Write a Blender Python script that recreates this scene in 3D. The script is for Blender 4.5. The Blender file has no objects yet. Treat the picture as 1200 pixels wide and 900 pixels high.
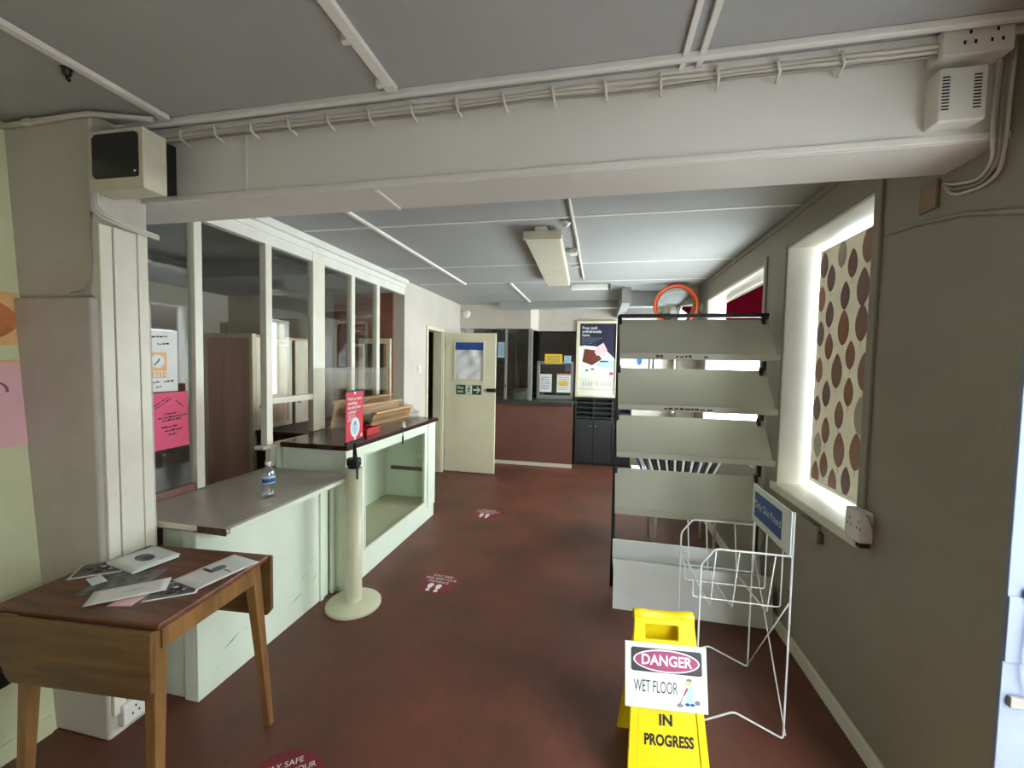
import bpy, bmesh, math, random
from mathutils import Vector, Matrix
random.seed(7)
SC = bpy.context.scene
COL = SC.collection
PI = math.pi

# ------------------------------------------------------------------ helpers
def s2l(c):
    c = c / 255.0
    return c / 12.92 if c <= 0.04045 else ((c + 0.055) / 1.055) ** 2.4

def rgb(r, g, b):
    return (s2l(r), s2l(g), s2l(b), 1.0)

def new_mat(name):
    m = bpy.data.materials.new(name)
    m.use_nodes = True
    nt = m.node_tree
    nt.nodes.clear()
    out = nt.nodes.new('ShaderNodeOutputMaterial')
    return m, nt, out

def paint(name, c, rough=0.55, var=0.12, scale=4.0, bump=0.0, bscale=60.0, metal=0.0, spec=0.5, dark=None, stretch=None, coat=0.0):
    """painted or plain surface: base colour with soft blotches of wear, optional fine bump"""
    m, nt, out = new_mat(name)
    N, L = nt.nodes, nt.links
    p = N.new('ShaderNodeBsdfPrincipled')
    tc = N.new('ShaderNodeTexCoord')
    src = tc.outputs['Object']
    if stretch:
        mp = N.new('ShaderNodeMapping'); mp.inputs['Scale'].default_value = stretch
        L.new(src, mp.inputs['Vector']); src = mp.outputs['Vector']
    nz = N.new('ShaderNodeTexNoise'); nz.inputs['Scale'].default_value = scale; nz.inputs['Detail'].default_value = 6.0
    nz.inputs['Roughness'].default_value = 0.6
    L.new(src, nz.inputs['Vector'])
    rp = N.new('ShaderNodeValToRGB')
    col = rgb(*c)
    d = rgb(*dark) if dark else tuple(x * (1 - var * 2) for x in col[:3]) + (1,)
    rp.color_ramp.elements[0].position = 0.32; rp.color_ramp.elements[0].color = d
    rp.color_ramp.elements[1].position = 0.62; rp.color_ramp.elements[1].color = col
    L.new(nz.outputs['Fac'], rp.inputs['Fac'])
    L.new(rp.outputs['Color'], p.inputs['Base Color'])
    p.inputs['Roughness'].default_value = rough
    p.inputs['Metallic'].default_value = metal
    p.inputs['Specular IOR Level'].default_value = spec
    p.inputs['Coat Weight'].default_value = coat
    if bump > 0:
        n2 = N.new('ShaderNodeTexNoise'); n2.inputs['Scale'].default_value = bscale; n2.inputs['Detail'].default_value = 4
        L.new(src, n2.inputs['Vector'])
        b = N.new('ShaderNodeBump'); b.inputs['Strength'].default_value = bump; b.inputs['Distance'].default_value = 0.01
        L.new(n2.outputs['Fac'], b.inputs['Height']); L.new(b.outputs['Normal'], p.inputs['Normal'])
    L.new(p.outputs['BSDF'], out.inputs['Surface'])
    return m

def wood(name, c, d, axis='X', rough=0.45, scale=18.0):
    m, nt, out = new_mat(name)
    N, L = nt.nodes, nt.links
    p = N.new('ShaderNodeBsdfPrincipled'); tc = N.new('ShaderNodeTexCoord'); mp = N.new('ShaderNodeMapping')
    st = {'X': (0.12, 1, 1), 'Y': (1, 0.12, 1), 'Z': (1, 1, 0.12)}[axis]
    mp.inputs['Scale'].default_value = st
    L.new(tc.outputs['Object'], mp.inputs['Vector'])
    nz = N.new('ShaderNodeTexNoise'); nz.inputs['Scale'].default_value = scale; nz.inputs['Detail'].default_value = 8; nz.inputs['Distortion'].default_value = 0.6
    L.new(mp.outputs['Vector'], nz.inputs['Vector'])
    rp = N.new('ShaderNodeValToRGB')
    rp.color_ramp.elements[0].position = 0.35; rp.color_ramp.elements[0].color = rgb(*d)
    rp.color_ramp.elements[1].position = 0.65; rp.color_ramp.elements[1].color = rgb(*c)
    L.new(nz.outputs['Fac'], rp.inputs['Fac']); L.new(rp.outputs['Color'], p.inputs['Base Color'])
    p.inputs['Roughness'].default_value = rough
    L.new(p.outputs['BSDF'], out.inputs['Surface'])
    return m

def glass(name, tint=(235, 245, 240), refl=0.12, rough=0.02):
    m, nt, out = new_mat(name)
    N, L = nt.nodes, nt.links
    t = N.new('ShaderNodeBsdfTransparent'); t.inputs['Color'].default_value = rgb(*tint)
    g = N.new('ShaderNodeBsdfGlossy'); g.inputs['Roughness'].default_value = rough
    lw = N.new('ShaderNodeLayerWeight'); lw.inputs['Blend'].default_value = 0.5
    pw = N.new('ShaderNodeMath'); pw.operation = 'POWER'; pw.inputs[1].default_value = 4.0
    mr = N.new('ShaderNodeMapRange'); mr.inputs['To Min'].default_value = refl * 0.4; mr.inputs['To Max'].default_value = 0.7
    L.new(lw.outputs['Facing'], pw.inputs[0]); L.new(pw.outputs['Value'], mr.inputs['Value'])
    mx = N.new('ShaderNodeMixShader')
    L.new(mr.outputs['Result'], mx.inputs['Fac']); L.new(t.outputs['BSDF'], mx.inputs[1]); L.new(g.outputs['BSDF'], mx.inputs[2])
    L.new(mx.outputs['Shader'], out.inputs['Surface'])
    return m

def fabric(name, c, trans=0.35, rough=0.9):
    m, nt, out = new_mat(name)
    N, L = nt.nodes, nt.links
    d = N.new('ShaderNodeBsdfDiffuse'); t = N.new('ShaderNodeBsdfTranslucent'); mx = N.new('ShaderNodeMixShader')
    tc = N.new('ShaderNodeTexCoord'); nz = N.new('ShaderNodeTexNoise'); nz.inputs['Scale'].default_value = 90
    L.new(tc.outputs['Object'], nz.inputs['Vector'])
    rp = N.new('ShaderNodeValToRGB'); col = rgb(*c)
    rp.color_ramp.elements[0].color = tuple(x * 0.85 for x in col[:3]) + (1,); rp.color_ramp.elements[1].color = col
    L.new(nz.outputs['Fac'], rp.inputs['Fac'])
    L.new(rp.outputs['Color'], d.inputs['Color']); L.new(rp.outputs['Color'], t.inputs['Color'])
    mx.inputs['Fac'].default_value = trans
    L.new(d.outputs['BSDF'], mx.inputs[1]); L.new(t.outputs['BSDF'], mx.inputs[2]); L.new(mx.outputs['Shader'], out.inputs['Surface'])
    return m

class Frame:
    """a plane in the place: origin, u (right), v (up); n points out of the printed side"""
    def __init__(s, o, u, v):
        s.o = Vector(o); s.u = Vector(u).normalized(); s.v = Vector(v).normalized(); s.n = s.u.cross(s.v).normalized()
    def p(s, a, b, h=0.0):
        return s.o + s.u * a + s.v * b + s.n * h

class MB:
    def __init__(s): s.bm = bmesh.new()
    def faces(s, pts, fs, mat=0, smooth=False):
        v = [s.bm.verts.new(p) for p in pts]
        for f in fs:
            try:
                fc = s.bm.faces.new([v[i] for i in f]); fc.material_index = mat; fc.smooth = smooth
            except ValueError:
                pass
        return v
    def hexa(s, p, mat=0):
        s.faces(p, [(0, 3, 2, 1), (4, 5, 6, 7), (0, 1, 5, 4), (1, 2, 6, 5), (2, 3, 7, 6), (3, 0, 4, 7)], mat); return s
    def box(s, x0, x1, y0, y1, z0, z1, mat=0):
        return s.hexa([(x0, y0, z0), (x1, y0, z0), (x1, y1, z0), (x0, y1, z0), (x0, y0, z1), (x1, y0, z1), (x1, y1, z1), (x0, y1, z1)], mat)
    def fbox(s, F, a0, a1, b0, b1, h0, h1, mat=0):
        return s.hexa([F.p(a0, b0, h0), F.p(a1, b0, h0), F.p(a1, b1, h0), F.p(a0, b1, h0), F.p(a0, b0, h1), F.p(a1, b0, h1), F.p(a1, b1, h1), F.p(a0, b1, h1)], mat)
    def prism(s, F, poly, h0, h1, mat=0):
        n = len(poly)
        pts = [F.p(a, b, h0) for a, b in poly] + [F.p(a, b, h1) for a, b in poly]
        fs = [tuple(range(n - 1, -1, -1)), tuple(range(n, 2 * n))] + [(i, (i + 1) % n, n + (i + 1) % n, n + i) for i in range(n)]
        s.faces(pts, fs, mat); return s
    def flat(s, F, poly, h, mat=0):
        s.faces([F.p(a, b, h) for a, b in poly], [tuple(range(len(poly)))], mat); return s
    def rect(s, F, a0, a1, b0, b1, h, mat=0):
        return s.flat(F, [(a0, b0), (a1, b0), (a1, b1), (a0, b1)], h, mat)
    def ell(s, F, a, b, ra, rb, h, mat=0, n=36):
        return s.flat(F, [(a + ra * math.cos(2 * PI * i / n), b + rb * math.sin(2 * PI * i / n)) for i in range(n)], h, mat)
    def tube(s, pts, r, n=8, mat=0, closed=False):
        P = [Vector(p) for p in pts]; k = len(P); rings = []
        up = None
        for i in range(k):
            if closed: t = (P[(i + 1) % k] - P[i - 1])
            else: t = (P[min(i + 1, k - 1)] - P[max(i - 1, 0)])
            t.normalize()
            if up is None:
                up = Vector((0, 0, 1)) if abs(t.z) < 0.9 else Vector((1, 0, 0))
            a = (up - t * up.dot(t))
            if a.length < 1e-4: a = Vector((0, 1, 0)) - t * t.y
            a.normalize(); up = a; b = t.cross(a)
            rings.append([s.bm.verts.new(P[i] + (a * math.cos(2 * PI * j / n) + b * math.sin(2 * PI * j / n)) * r) for j in range(n)])
        for i in range(k if closed else k - 1):
            A, B = rings[i], rings[(i + 1) % k]
            for j in range(n):
                f = s.bm.faces.new([A[j], A[(j + 1) % n], B[(j + 1) % n], B[j]]); f.smooth = True; f.material_index = mat
        if not closed:
            for R, rev in ((rings[0], True), (rings[-1], False)):
                f = s.bm.faces.new(R[::-1] if rev else R); f.material_index = mat
        return s
    def wire(s, pts, r=0.0035, mat=0, n=6, bend=0.012, closed=False):
        """rod bent at its corners: each corner gets a small arc"""
        P = [Vector(p) for p in pts]; out = []
        k = len(P)
        for i in range(k):
            if (i == 0 or i == k - 1) and not closed: out.append(P[i]); continue
            a, b = P[i - 1] - P[i], P[(i + 1) % k] - P[i]
            d = min(bend, a.length * 0.45, b.length * 0.45)
            q0, q2 = P[i] + a.normalized() * d, P[i] + b.normalized() * d
            for t in (0, .25, .5, .75, 1.0):
                out.append(q0 * (1 - t) ** 2 + P[i] * 2 * t * (1 - t) + q2 * t * t)
        return s.tube(out, r, n, mat, closed)
    def lathe(s, c, prof, n=32, mat=0, axis=(0, 0, 1), smooth=True, cap=True):
        ax = Vector(axis).normalized(); a = Vector((1, 0, 0)) if abs(ax.x) < 0.9 else Vector((0, 1, 0))
        a = (a - ax * a.dot(ax)).normalized(); b = ax.cross(a); c = Vector(c); rings = []
        for r, z in prof:
            rings.append([s.bm.verts.new(c + ax * z + (a * math.cos(2 * PI * j / n) + b * math.sin(2 * PI * j / n)) * max(r, 1e-4)) for j in range(n)])
        for A, B in zip(rings[:-1], rings[1:]):
            for j in range(n):
                f = s.bm.faces.new([A[j], A[(j + 1) % n], B[(j + 1) % n], B[j]]); f.smooth = smooth; f.material_index = mat
        if cap:
            f = s.bm.faces.new(rings[0][::-1]); f.material_index = mat
            f = s.bm.faces.new(rings[-1]); f.material_index = mat
        return s
    def sheet(s, F, w, h, zf, nu=10, nv=8, mat=0, t=0.0):
        """curved sheet: height zf(u,v) over the frame, thickness t"""
        def grid(off):
            return [[s.bm.verts.new(F.p(w * i / nu, h * j / nv, zf(i / nu, j / nv) + off)) for j in range(nv + 1)] for i in range(nu + 1)]
        g = grid(t)
        for i in range(nu):
            for j in range(nv):
                f = s.bm.faces.new([g[i][j], g[i + 1][j], g[i + 1][j + 1], g[i][j + 1]]); f.material_index = mat; f.smooth = True
        if t:
            k = grid(0)
            for i in range(nu):
                for j in range(nv):
                    f = s.bm.faces.new([k[i][j], k[i][j + 1], k[i + 1][j + 1], k[i + 1][j]]); f.material_index = mat; f.smooth = True
            for i in range(nu):
                for j in (0, nv):
                    s.bm.faces.new([g[i][j], g[i + 1][j], k[i + 1][j], k[i][j]]).material_index = mat
            for j in range(nv):
                for i in (0, nu):
                    s.bm.faces.new([g[i][j], g[i][j + 1], k[i][j + 1], k[i][j]]).material_index = mat
        return s
    def text(s, F, txt, a, b, size, h=0.0012, mat=0, align='CENTER', width=None, sx=1.0, rot=0.0, depth=0.0, bold=0.0):
        cu = bpy.data.curves.new('lettering_curve', 'FONT'); cu.body = txt; cu.size = size; cu.align_x = align; cu.align_y = 'CENTER'
        cu.offset = bold; cu.resolution_u = 3
        o = bpy.data.objects.new('lettering_curve', cu); COL.objects.link(o)
        dg = bpy.context.evaluated_depsgraph_get(); dg.update()
        me = bpy.data.meshes.new_from_object(o.evaluated_get(dg))
        xs = [v.co.x for v in me.vertices]
        k = sx
        if width and xs: k = width / max(1e-6, max(xs) - min(xs))
        cr, sr = math.cos(rot), math.sin(rot)
        vs = [s.bm.verts.new(F.p(a + v.co.x * k * cr - v.co.y * sr, b + v.co.x * k * sr + v.co.y * cr, h)) for v in me.vertices]
        for p in me.polygons:
            try:
                f = s.bm.faces.new([vs[i] for i in p.vertices]); f.material_index = mat
            except ValueError: pass
        bpy.data.objects.remove(o); bpy.data.meshes.remove(me); bpy.data.curves.remove(cu)
        return s
    def scrib(s, F, a0, a1, b, hgt, h, mat=0, rnd=None, slope=0.0):
        """a line of writing too small to read: a row of short uneven strokes"""
        R = rnd or random; a = a0
        while a < a1:
            w = min(R.uniform(0.6, 2.2) * hgt, a1 - a)
            k = (a - a0) * slope; hh = hgt * R.uniform(0.55, 1.0)
            s.flat(F, [(a, b + k), (a + w, b + k + w * slope), (a + w, b + k + w * slope + hh), (a, b + k + hh)], h, mat)
            a += w + hgt * R.uniform(0.25, 0.6)
        return s
    def build(s, name, mats, parent=None, bevel=0.0, seg=2, label=None, fix=True):
        if not isinstance(mats, (list, tuple)): mats = [mats]
        if fix and not getattr(s, 'nofix', False): bmesh.ops.recalc_face_normals(s.bm, faces=s.bm.faces[:])
        me = bpy.data.meshes.new(name); s.bm.to_mesh(me); s.bm.free()
        for m in mats: me.materials.append(m)
        o = bpy.data.objects.new(name, me); COL.objects.link(o)
        if parent is not None:
            root = parent
            while root.parent is not None: root = root.parent
            base = root.location if root.type == 'EMPTY' else Vector((0, 0, 0))
            me.transform(Matrix.Translation(-base)); o.parent = parent
        if bevel > 0:
            b = o.modifiers.new('edges', 'BEVEL'); b.width = bevel; b.segments = seg; b.limit_method = 'ANGLE'; b.angle_limit = math.radians(40)
        if label: o['label'] = label
        return o

def thing(name, label, cat, loc, group=None):
    o = bpy.data.objects.new(name, None); COL.objects.link(o); o.location = loc; o.empty_display_size = 0.1
    o['label'] = label; o['category'] = cat; o['kind'] = 'thing'
    if group: o['group'] = group
    return o

def tag(o, label, cat, group=None):
    o['label'] = label; o['category'] = cat; o['kind'] = 'thing'
    if group: o['group'] = group
    return o

def struct(o, label=None, cat=None):
    o['kind'] = 'structure'
    if label: o['label'] = label
    if cat: o['category'] = cat
    return o

# ------------------------------------------------------------------ materials
M = {}
M['wall'] = paint('wall_paint', (206, 198, 186), 0.6, 0.05, 2.5, 0.12, 40)
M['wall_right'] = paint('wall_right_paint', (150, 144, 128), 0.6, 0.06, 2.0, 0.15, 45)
M['plaster'] = paint('rough_plaster', (200, 194, 183), 0.75, 0.07, 3.0, 0.35, 14)
M['wall_green'] = paint('left_wall_paint', (214, 218, 178), 0.6, 0.05, 3.0, 0.1)
M['gloss'] = paint('cream_gloss', (230, 226, 208), 0.35, 0.05, 5.0, 0.06, 30)
M['ceil'] = paint('ceiling_paint', (164, 165, 163), 0.7, 0.05, 1.2, 0.1, 50)
M['beam'] = paint('beam_paint', (224, 222, 216), 0.5, 0.03, 2.0, 0.1, 30)
M['white'] = paint('white_gloss', (232, 230, 222), 0.4, 0.04, 6.0)
M['plastic'] = paint('white_plastic', (222, 220, 212), 0.4, 0.03, 8.0)
M['old_plastic'] = paint('aged_plastic', (208, 204, 180), 0.45, 0.06, 6.0)
M['counter'] = paint('counter_white', (226, 236, 216), 0.4, 0.035, 4.0, 0.06, 25)
M['worktop'] = paint('worktop_laminate', (172, 165, 154), 0.32, 0.05, 20.0)
M['chip'] = paint('bare_chipboard', (96, 68, 46), 0.8, 0.2, 60.0)
M['dark_top'] = wood('dark_top', (70, 38, 32), (44, 24, 22), 'Y', 0.22)
M['black'] = paint('black_plastic', (18, 18, 19), 0.45, 0.1)
M['hole'] = paint('dark_recess', (8, 8, 8), 0.9, 0.0)
M['grey_glass'] = paint('dark_lens', (40, 42, 45), 0.18, 0.1)
M['wire'] = paint('cable_white', (206, 200, 190), 0.5, 0.05)
M['wire_grey'] = paint('cable_grey', (150, 145, 136), 0.5, 0.08)
M['rackwire'] = paint('white_coated_wire', (226, 228, 226), 0.35, 0.02)
M['shelf'] = paint('shelf_metal', (182, 182, 166), 0.35, 0.03, 3.0)
M['silver'] = paint('aluminium', (176, 178, 178), 0.32, 0.03, 9, metal=0.7)
M['paper'] = paint('paper', (232, 232, 228), 0.7, 0.02)
M['ink'] = paint('black_ink', (28, 28, 32), 0.6, 0.0)
M['grey_ink'] = paint('grey_ink', (120, 122, 128), 0.6, 0.0)
M['photo_grey'] = paint('grey_picture', (132, 130, 128), 0.6, 0.4, 30.0)
M['pink'] = paint('pink_paper', (236, 92, 130), 0.7, 0.03)
M['palepink'] = paint('pale_pink_print', (238, 190, 196), 0.6, 0.04)
M['red'] = paint('red_print', (216, 40, 66), 0.5, 0.03)
M['redbox'] = paint('red_plastic', (190, 24, 30), 0.4, 0.05)
M['blue'] = paint('blue_print', (30, 78, 146), 0.45, 0.05)
M['navy'] = paint('navy_print', (36, 34, 62), 0.45, 0.05)
M['skyblue'] = paint('light_blue_print', (176, 206, 226), 0.5, 0.05)
M['yellow'] = paint('yellow_plastic', (240, 216, 20), 0.38, 0.05, 5)
M['yellow_print'] = paint('yellow_print', (236, 196, 40), 0.5, 0.03)
M['orange'] = paint('orange_rim', (236, 96, 40), 0.4, 0.04)
M['peach'] = paint('peach_print', (240, 190, 130), 0.6, 0.08, 20)
M['placard'] = paint('placard_board', (222, 232, 226), 0.45, 0.02)
M['magenta'] = paint('faded_red_print', (168, 74, 116), 0.5, 0.06, 40)
M['charcoal'] = paint('charcoal_print', (62, 62, 64), 0.5, 0.05)
M['green'] = paint('sign_green', (10, 82, 44), 0.4, 0.03)
M['brownpanel'] = paint('brown_laminate', (124, 82, 72), 0.42, 0.05, 3)
M['slate'] = paint('slate_top', (70, 70, 66), 0.4, 0.08, 14)
M['darkunit'] = paint('dark_grey_unit', (54, 55, 57), 0.45, 0.05)
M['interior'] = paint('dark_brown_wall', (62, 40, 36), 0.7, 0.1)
M['corridor'] = paint('corridor_brown', (92, 74, 60), 0.7, 0.15)
M['leather'] = paint('brown_print', (112, 56, 40), 0.5, 0.1, 20)
M['cab'] = wood('cabinet_veneer', (236, 194, 176), (214, 170, 154), 'Z', 0.5, 9)
M['cabframe'] = paint('cabinet_cream', (232, 220, 190), 0.5, 0.04)
M['darkwood'] = wood('dark_wood', (74, 44, 36), (46, 28, 24), 'Y', 0.5)
M['oak'] = wood('oak', (150, 110, 62), (118, 84, 46), 'Z', 0.45, 22)
M['teak'] = wood('teak_top', (126, 80, 52), (86, 54, 38), 'X', 0.4, 22)
M['teakleaf'] = wood('teak_leaf', (120, 86, 44), (92, 64, 34), 'X', 0.5, 22)
M['bead'] = wood('pale_wood', (216, 176, 128), (184, 142, 98), 'Y', 0.5, 26)
M['brownwall'] = paint('brown_wall_panel', (152, 104, 80), 0.7, 0.1)
M['postcream'] = paint('post_cream', (204, 202, 170), 0.4, 0.05)
M['doorcream'] = paint('door_cream', (226, 220, 188), 0.42, 0.04, 3)
M['maroon'] = fabric('maroon_blind', (112, 20, 44), 0.25)
M['blind'] = fabric('blind_cream', (226, 220, 204), 0.12)
M['leafA'] = fabric('leaf_brown', (166, 134, 122), 0.08)
M['leafB'] = fabric('leaf_plum', (148, 122, 120), 0.08)
M['leafC'] = fabric('leaf_pale', (190, 180, 166), 0.1)
M['leafD'] = fabric('leaf_rust', (172, 132, 114), 0.08)
M['glass'] = glass('clear_glass', (252, 254, 253), 0.10)
M['screen_glass'] = glass('screen_glass', (248, 250, 248), 0.14)
M['green_glass'] = glass('counter_glass', (250, 253, 250), 0.08)
M['acrylic'] = glass('acrylic', (249, 248, 246), 0.16, 0.05)
M['pet'] = glass('bottle_plastic', (240, 245, 248), 0.9, 0.04)
M['mirror'] = paint('mirror_face', (220, 226, 226), 0.04, 0.0, metal=1.0)
M['shoeink'] = paint('sticker_white', (238, 226, 220), 0.5, 0.02)
M['sticker'] = paint('sticker_red', (118, 28, 38), 0.4, 0.15, 9)
M['sack'] = paint('crumpled_white_film', (232, 232, 230), 0.35, 0.05, 9)
M['bulb_off'] = paint('lamp_diffuser', (206, 200, 178), 0.4, 0.04)

def floor_mat():
    m, nt, out = new_mat('red_floor_paint')
    N, L = nt.nodes, nt.links
    p = N.new('ShaderNodeBsdfPrincipled'); tc = N.new('ShaderNodeTexCoord')
    a = N.new('ShaderNodeTexNoise'); a.inputs['Scale'].default_value = 2.2; a.inputs['Detail'].default_value = 7
    b = N.new('ShaderNodeTexNoise'); b.inputs['Scale'].default_value = 26; b.inputs['Detail'].default_value = 6
    mp = N.new('ShaderNodeMapping'); mp.inputs['Scale'].default_value = (1, 0.35, 1); mp.inputs['Rotation'].default_value = (0, 0, 0.5)
    L.new(tc.outputs['Object'], a.inputs['Vector']); L.new(tc.outputs['Object'], mp.inputs['Vector']); L.new(mp.outputs['Vector'], b.inputs['Vector'])
    r = N.new('ShaderNodeValToRGB'); r.color_ramp.elements[0].position = .3; r.color_ramp.elements[0].color = rgb(82, 52, 38)
    r.color_ramp.elements[1].position = .68; r.color_ramp.elements[1].color = rgb(112, 64, 48)
    L.new(a.outputs['Fac'], r.inputs['Fac'])
    r2 = N.new('ShaderNodeValToRGB'); r2.color_ramp.elements[0].position = .25; r2.color_ramp.elements[0].color = (0.55, 0.55, 0.52, 1)
    r2.color_ramp.elements[1].position = .6; r2.color_ramp.elements[1].color = (1, 1, 1, 1)
    L.new(b.outputs['Fac'], r2.inputs['Fac'])
    mx = N.new('ShaderNodeMixRGB'); mx.blend_type = 'MULTIPLY'; mx.inputs['Fac'].default_value = 0.45
    L.new(r.outputs['Color'], mx.inputs[1]); L.new(r2.outputs['Color'], mx.inputs[2]); L.new(mx.outputs['Color'], p.inputs['Base Color'])
    rr = N.new('ShaderNodeMapRange'); rr.inputs['To Min'].default_value = .38; rr.inputs['To Max'].default_value = .6
    L.new(b.outputs['Fac'], rr.inputs['Value']); L.new(rr.outputs['Result'], p.inputs['Roughness'])
    p.inputs['Specular IOR Level'].default_value = 0.4
    L.new(p.outputs['BSDF'], out.inputs['Surface'])
    return m
M['floor'] = floor_mat()
M['outside'] = paint('light_blocker_grey', (200, 200, 200), 0.8, 0.08, 3.0)  # for the unseen blockers added outside the entrance
M['dispfloor'] = paint('display_floor', (196, 190, 160), 0.5, 0.06, 6)
M['patch'] = paint('patch_board', (150, 126, 102), 0.7, 0.1, 12)
M['cab_lit'] = wood('cabinet_veneer_lit', (252, 226, 200), (240, 208, 180), 'Z', 0.5, 9)  # cabinet veneer made paler on the doors to imitate window light
M['cabframe_lit'] = paint('cabinet_cream_lit', (252, 242, 216), 0.5, 0.03)  # cabinet cream made paler on the door rails, window light put into colour
M['lining'] = paint('white_gloss_sky_tinted', (128, 140, 162), 0.35, 0.05, 5.0)  # bluish daylight on the white frame, put into the paint colour
M['basemetal'] = paint('glossy_white_metal', (214, 216, 212), 0.22, 0.03, 3.0)

# ------------------------------------------------------------------ room shell
WX = 1.09            # inner face of the right wall
CZ = 2.48            # ceiling height
struct(MB().box(-4.8, 1.6, -1.6, 8.2, -0.06, 0).build('floor', M['floor']))
struct(MB().box(-4.8, 1.6, -1.6, 8.2, CZ, CZ + 0.1).build('ceiling', M['ceil']))
# right wall: entrance opening, two windows, and an unseen one added for rear light
w = MB(); T = 1.36
W1, W2, W_ADDED = (1.985, 2.80, 0.85, 2.285), (3.14, 4.66, 0.90, 2.262), (5.45, 6.5, 0.90, 2.262)  # third window is unseen, added to brighten the rear of the shop
DY0, DY1, DZ = -0.35, 1.345, 2.06
w.box(WX, T, -1.6, DY0, 0, CZ); w.box(WX, T, DY0, DY1, DZ, CZ)
w.box(WX, T, DY1, W1[0], 0, CZ)
for (a, b, z0, z1) in (W1, W2, W_ADDED):
    w.box(WX, T, a, b, 0, z0); w.box(WX, T, a, b, z1, CZ)
w.box(WX, T, W1[1], W2[0], 0, CZ); w.box(WX, T, W2[1], W_ADDED[0], 0, CZ); w.box(WX, T, W_ADDED[1], 8.2, 0, CZ)
struct(w.build('wall_right', M['wall_right']))
# white linings of the openings, the added rear window among them
for i, (a, b, z0, z1) in enumerate((W1, W2, W_ADDED), 1):
    f = MB(); t = 0.012
    f.box(WX - .002, T, a, a + t, z0, z1); f.box(WX - .002, T, b - t, b, z0, z1)
    f.box(WX - .002, T, a + t, b - t, z1 - t, z1)
    wn = struct(f.build('window_%d' % i, M['white']))
    s = MB(); s.box(WX - 0.03, T, a - 0.03, b + 0.03, z0 - 0.035, z0 + 0.012)
    s.build('sill', M['gloss'], wn, 0.006)
    fr = MB(); x0, x1 = T - 0.05, T - 0.01
    e = .03
    fr.box(x0, x1, a + t, a + e, z0 + .012, z1 - t); fr.box(x0, x1, b - e, b - t, z0 + .012, z1 - t)
    fr.box(x0, x1, a + e, b - e, z0 + .012, z0 + .04); fr.box(x0, x1, a + e, b - e, z1 - .035, z1 - t)
    fr.build('frame', M['white'], wn)
    g = MB().box(T - .034, T - .028, a + e, b - e, z0 + .04, z1 - .035); g.build('pane', M['glass'], wn)
    # raised architrave on the room side
    ar = MB(); k = 0.045
    ar.box(WX - .012, WX, a - k, a, z0 + .012, z1 + k); ar.box(WX - .012, WX, b, b + k, z0 + .012, z1 + k); ar.box(WX - .012, WX, a, b, z1, z1 + k)
    ar.build('architrave', M['wall_right'], wn, 0.003)
# entrance lining
d = MB(); d.box(WX - .004, T, DY1 - .014, DY1, 0, DZ); d.box(WX - .004, T, DY0, DY1 - .014, DZ - .014, DZ)
d.box(1.19, 1.23, DY1 - .034, DY1 - .014, 0, DZ - .014)
d.box(WX - .004, 1.16, DY1 - .02, DY1 - .014, .78, .96)
en = struct(d.build('door_2', M['lining'], None, 0.002))
b = MB(); b.tube([(1.135, 1.318, .96), (1.128, 1.314, .9), (1.124, 1.312, .8), (1.14, 1.314, .70)], .0035, 6); b.build('bell_wire', M['blue'], en)
b = MB(); b.box(1.10, 1.16, 1.318, 1.329, .66, .69); b.box(1.118, 1.15, 1.318, 1.327, .95, .985); b.build('strike_plate', M['wire_grey'], en, .002)
struct(MB().box(2.9, 3.1, -5, 1.9, -.1, 2.5).build('added_sky_blocker', M['outside']))  # unseen, added to cut the sky light falling on the entrance
struct(MB().box(1.6, 2.9, -5, 1.9, -.12, -.06).build('added_ground_blocker', M['outside']))  # unseen ground, added to keep light from below off the front ceiling
# walls on the other sides
struct(MB().box(-4.8, 1.6, -1.75, -1.6, 0, CZ).build('wall_front', M['wall']))
lw = MB()  # left wall tilted to fit the slanting edges in image coordinates
lw.hexa([(-2.6, -1.6, 0), (-2.165, -1.6, 0), (-2.165, 1.5, 0), (-2.6, 1.5, 0), (-2.6, -1.6, CZ), (-2.36, -1.6, CZ), (-2.36, 1.5, CZ), (-2.6, 1.5, CZ)])
lw = struct(lw.build('wall_left', M['wall_green']))
bl = MB().hexa([(-2.2, -1.6, 0), (-2.155, -1.6, 0), (-2.155, 1.22, 0), (-2.2, 1.22, 0), (-2.2, -1.6, .075), (-2.160, -1.6, .075), (-2.160, 1.22, .075), (-2.2, 1.22, .075)])
struct(bl.build('baseboard_left', M['wall_green'], None, 0.004))
pl = MB()
pl.hexa([(-2.4, 1.235, 0), (-1.885, 1.235, 0), (-1.885, 1.445, 0), (-2.4, 1.445, 0), (-2.4, 1.222, 1.78), (-1.9, 1.222, 1.78), (-1.9, 1.445, 1.78), (-2.4, 1.445, 1.78)])
pl.box(-2.42, -1.915, 1.243, 1.445, 1.78, CZ)
struct(pl.build('wall_pillar', M['plaster'], None, 0.012, 3))
# timber boards on the pillar's aisle side
tb = MB()
for (y0, y1, dx) in ((1.245, 1.288, .0), (1.292, 1.375, .002), (1.379, 1.418, .002)):
    tb.hexa([(-1.905, y0, 0.1), (-1.868 + dx, y0, 0.1), (-1.868 + dx, y1, 0.1), (-1.905, y1, 0.1), (-1.92, y0, 2.06), (-1.884 + dx, y0, 2.06), (-1.884 + dx, y1, 2.06), (-1.92, y1, 2.06)])
struct(tb.build('trim_1', M['gloss'], None, 0.003))
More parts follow.
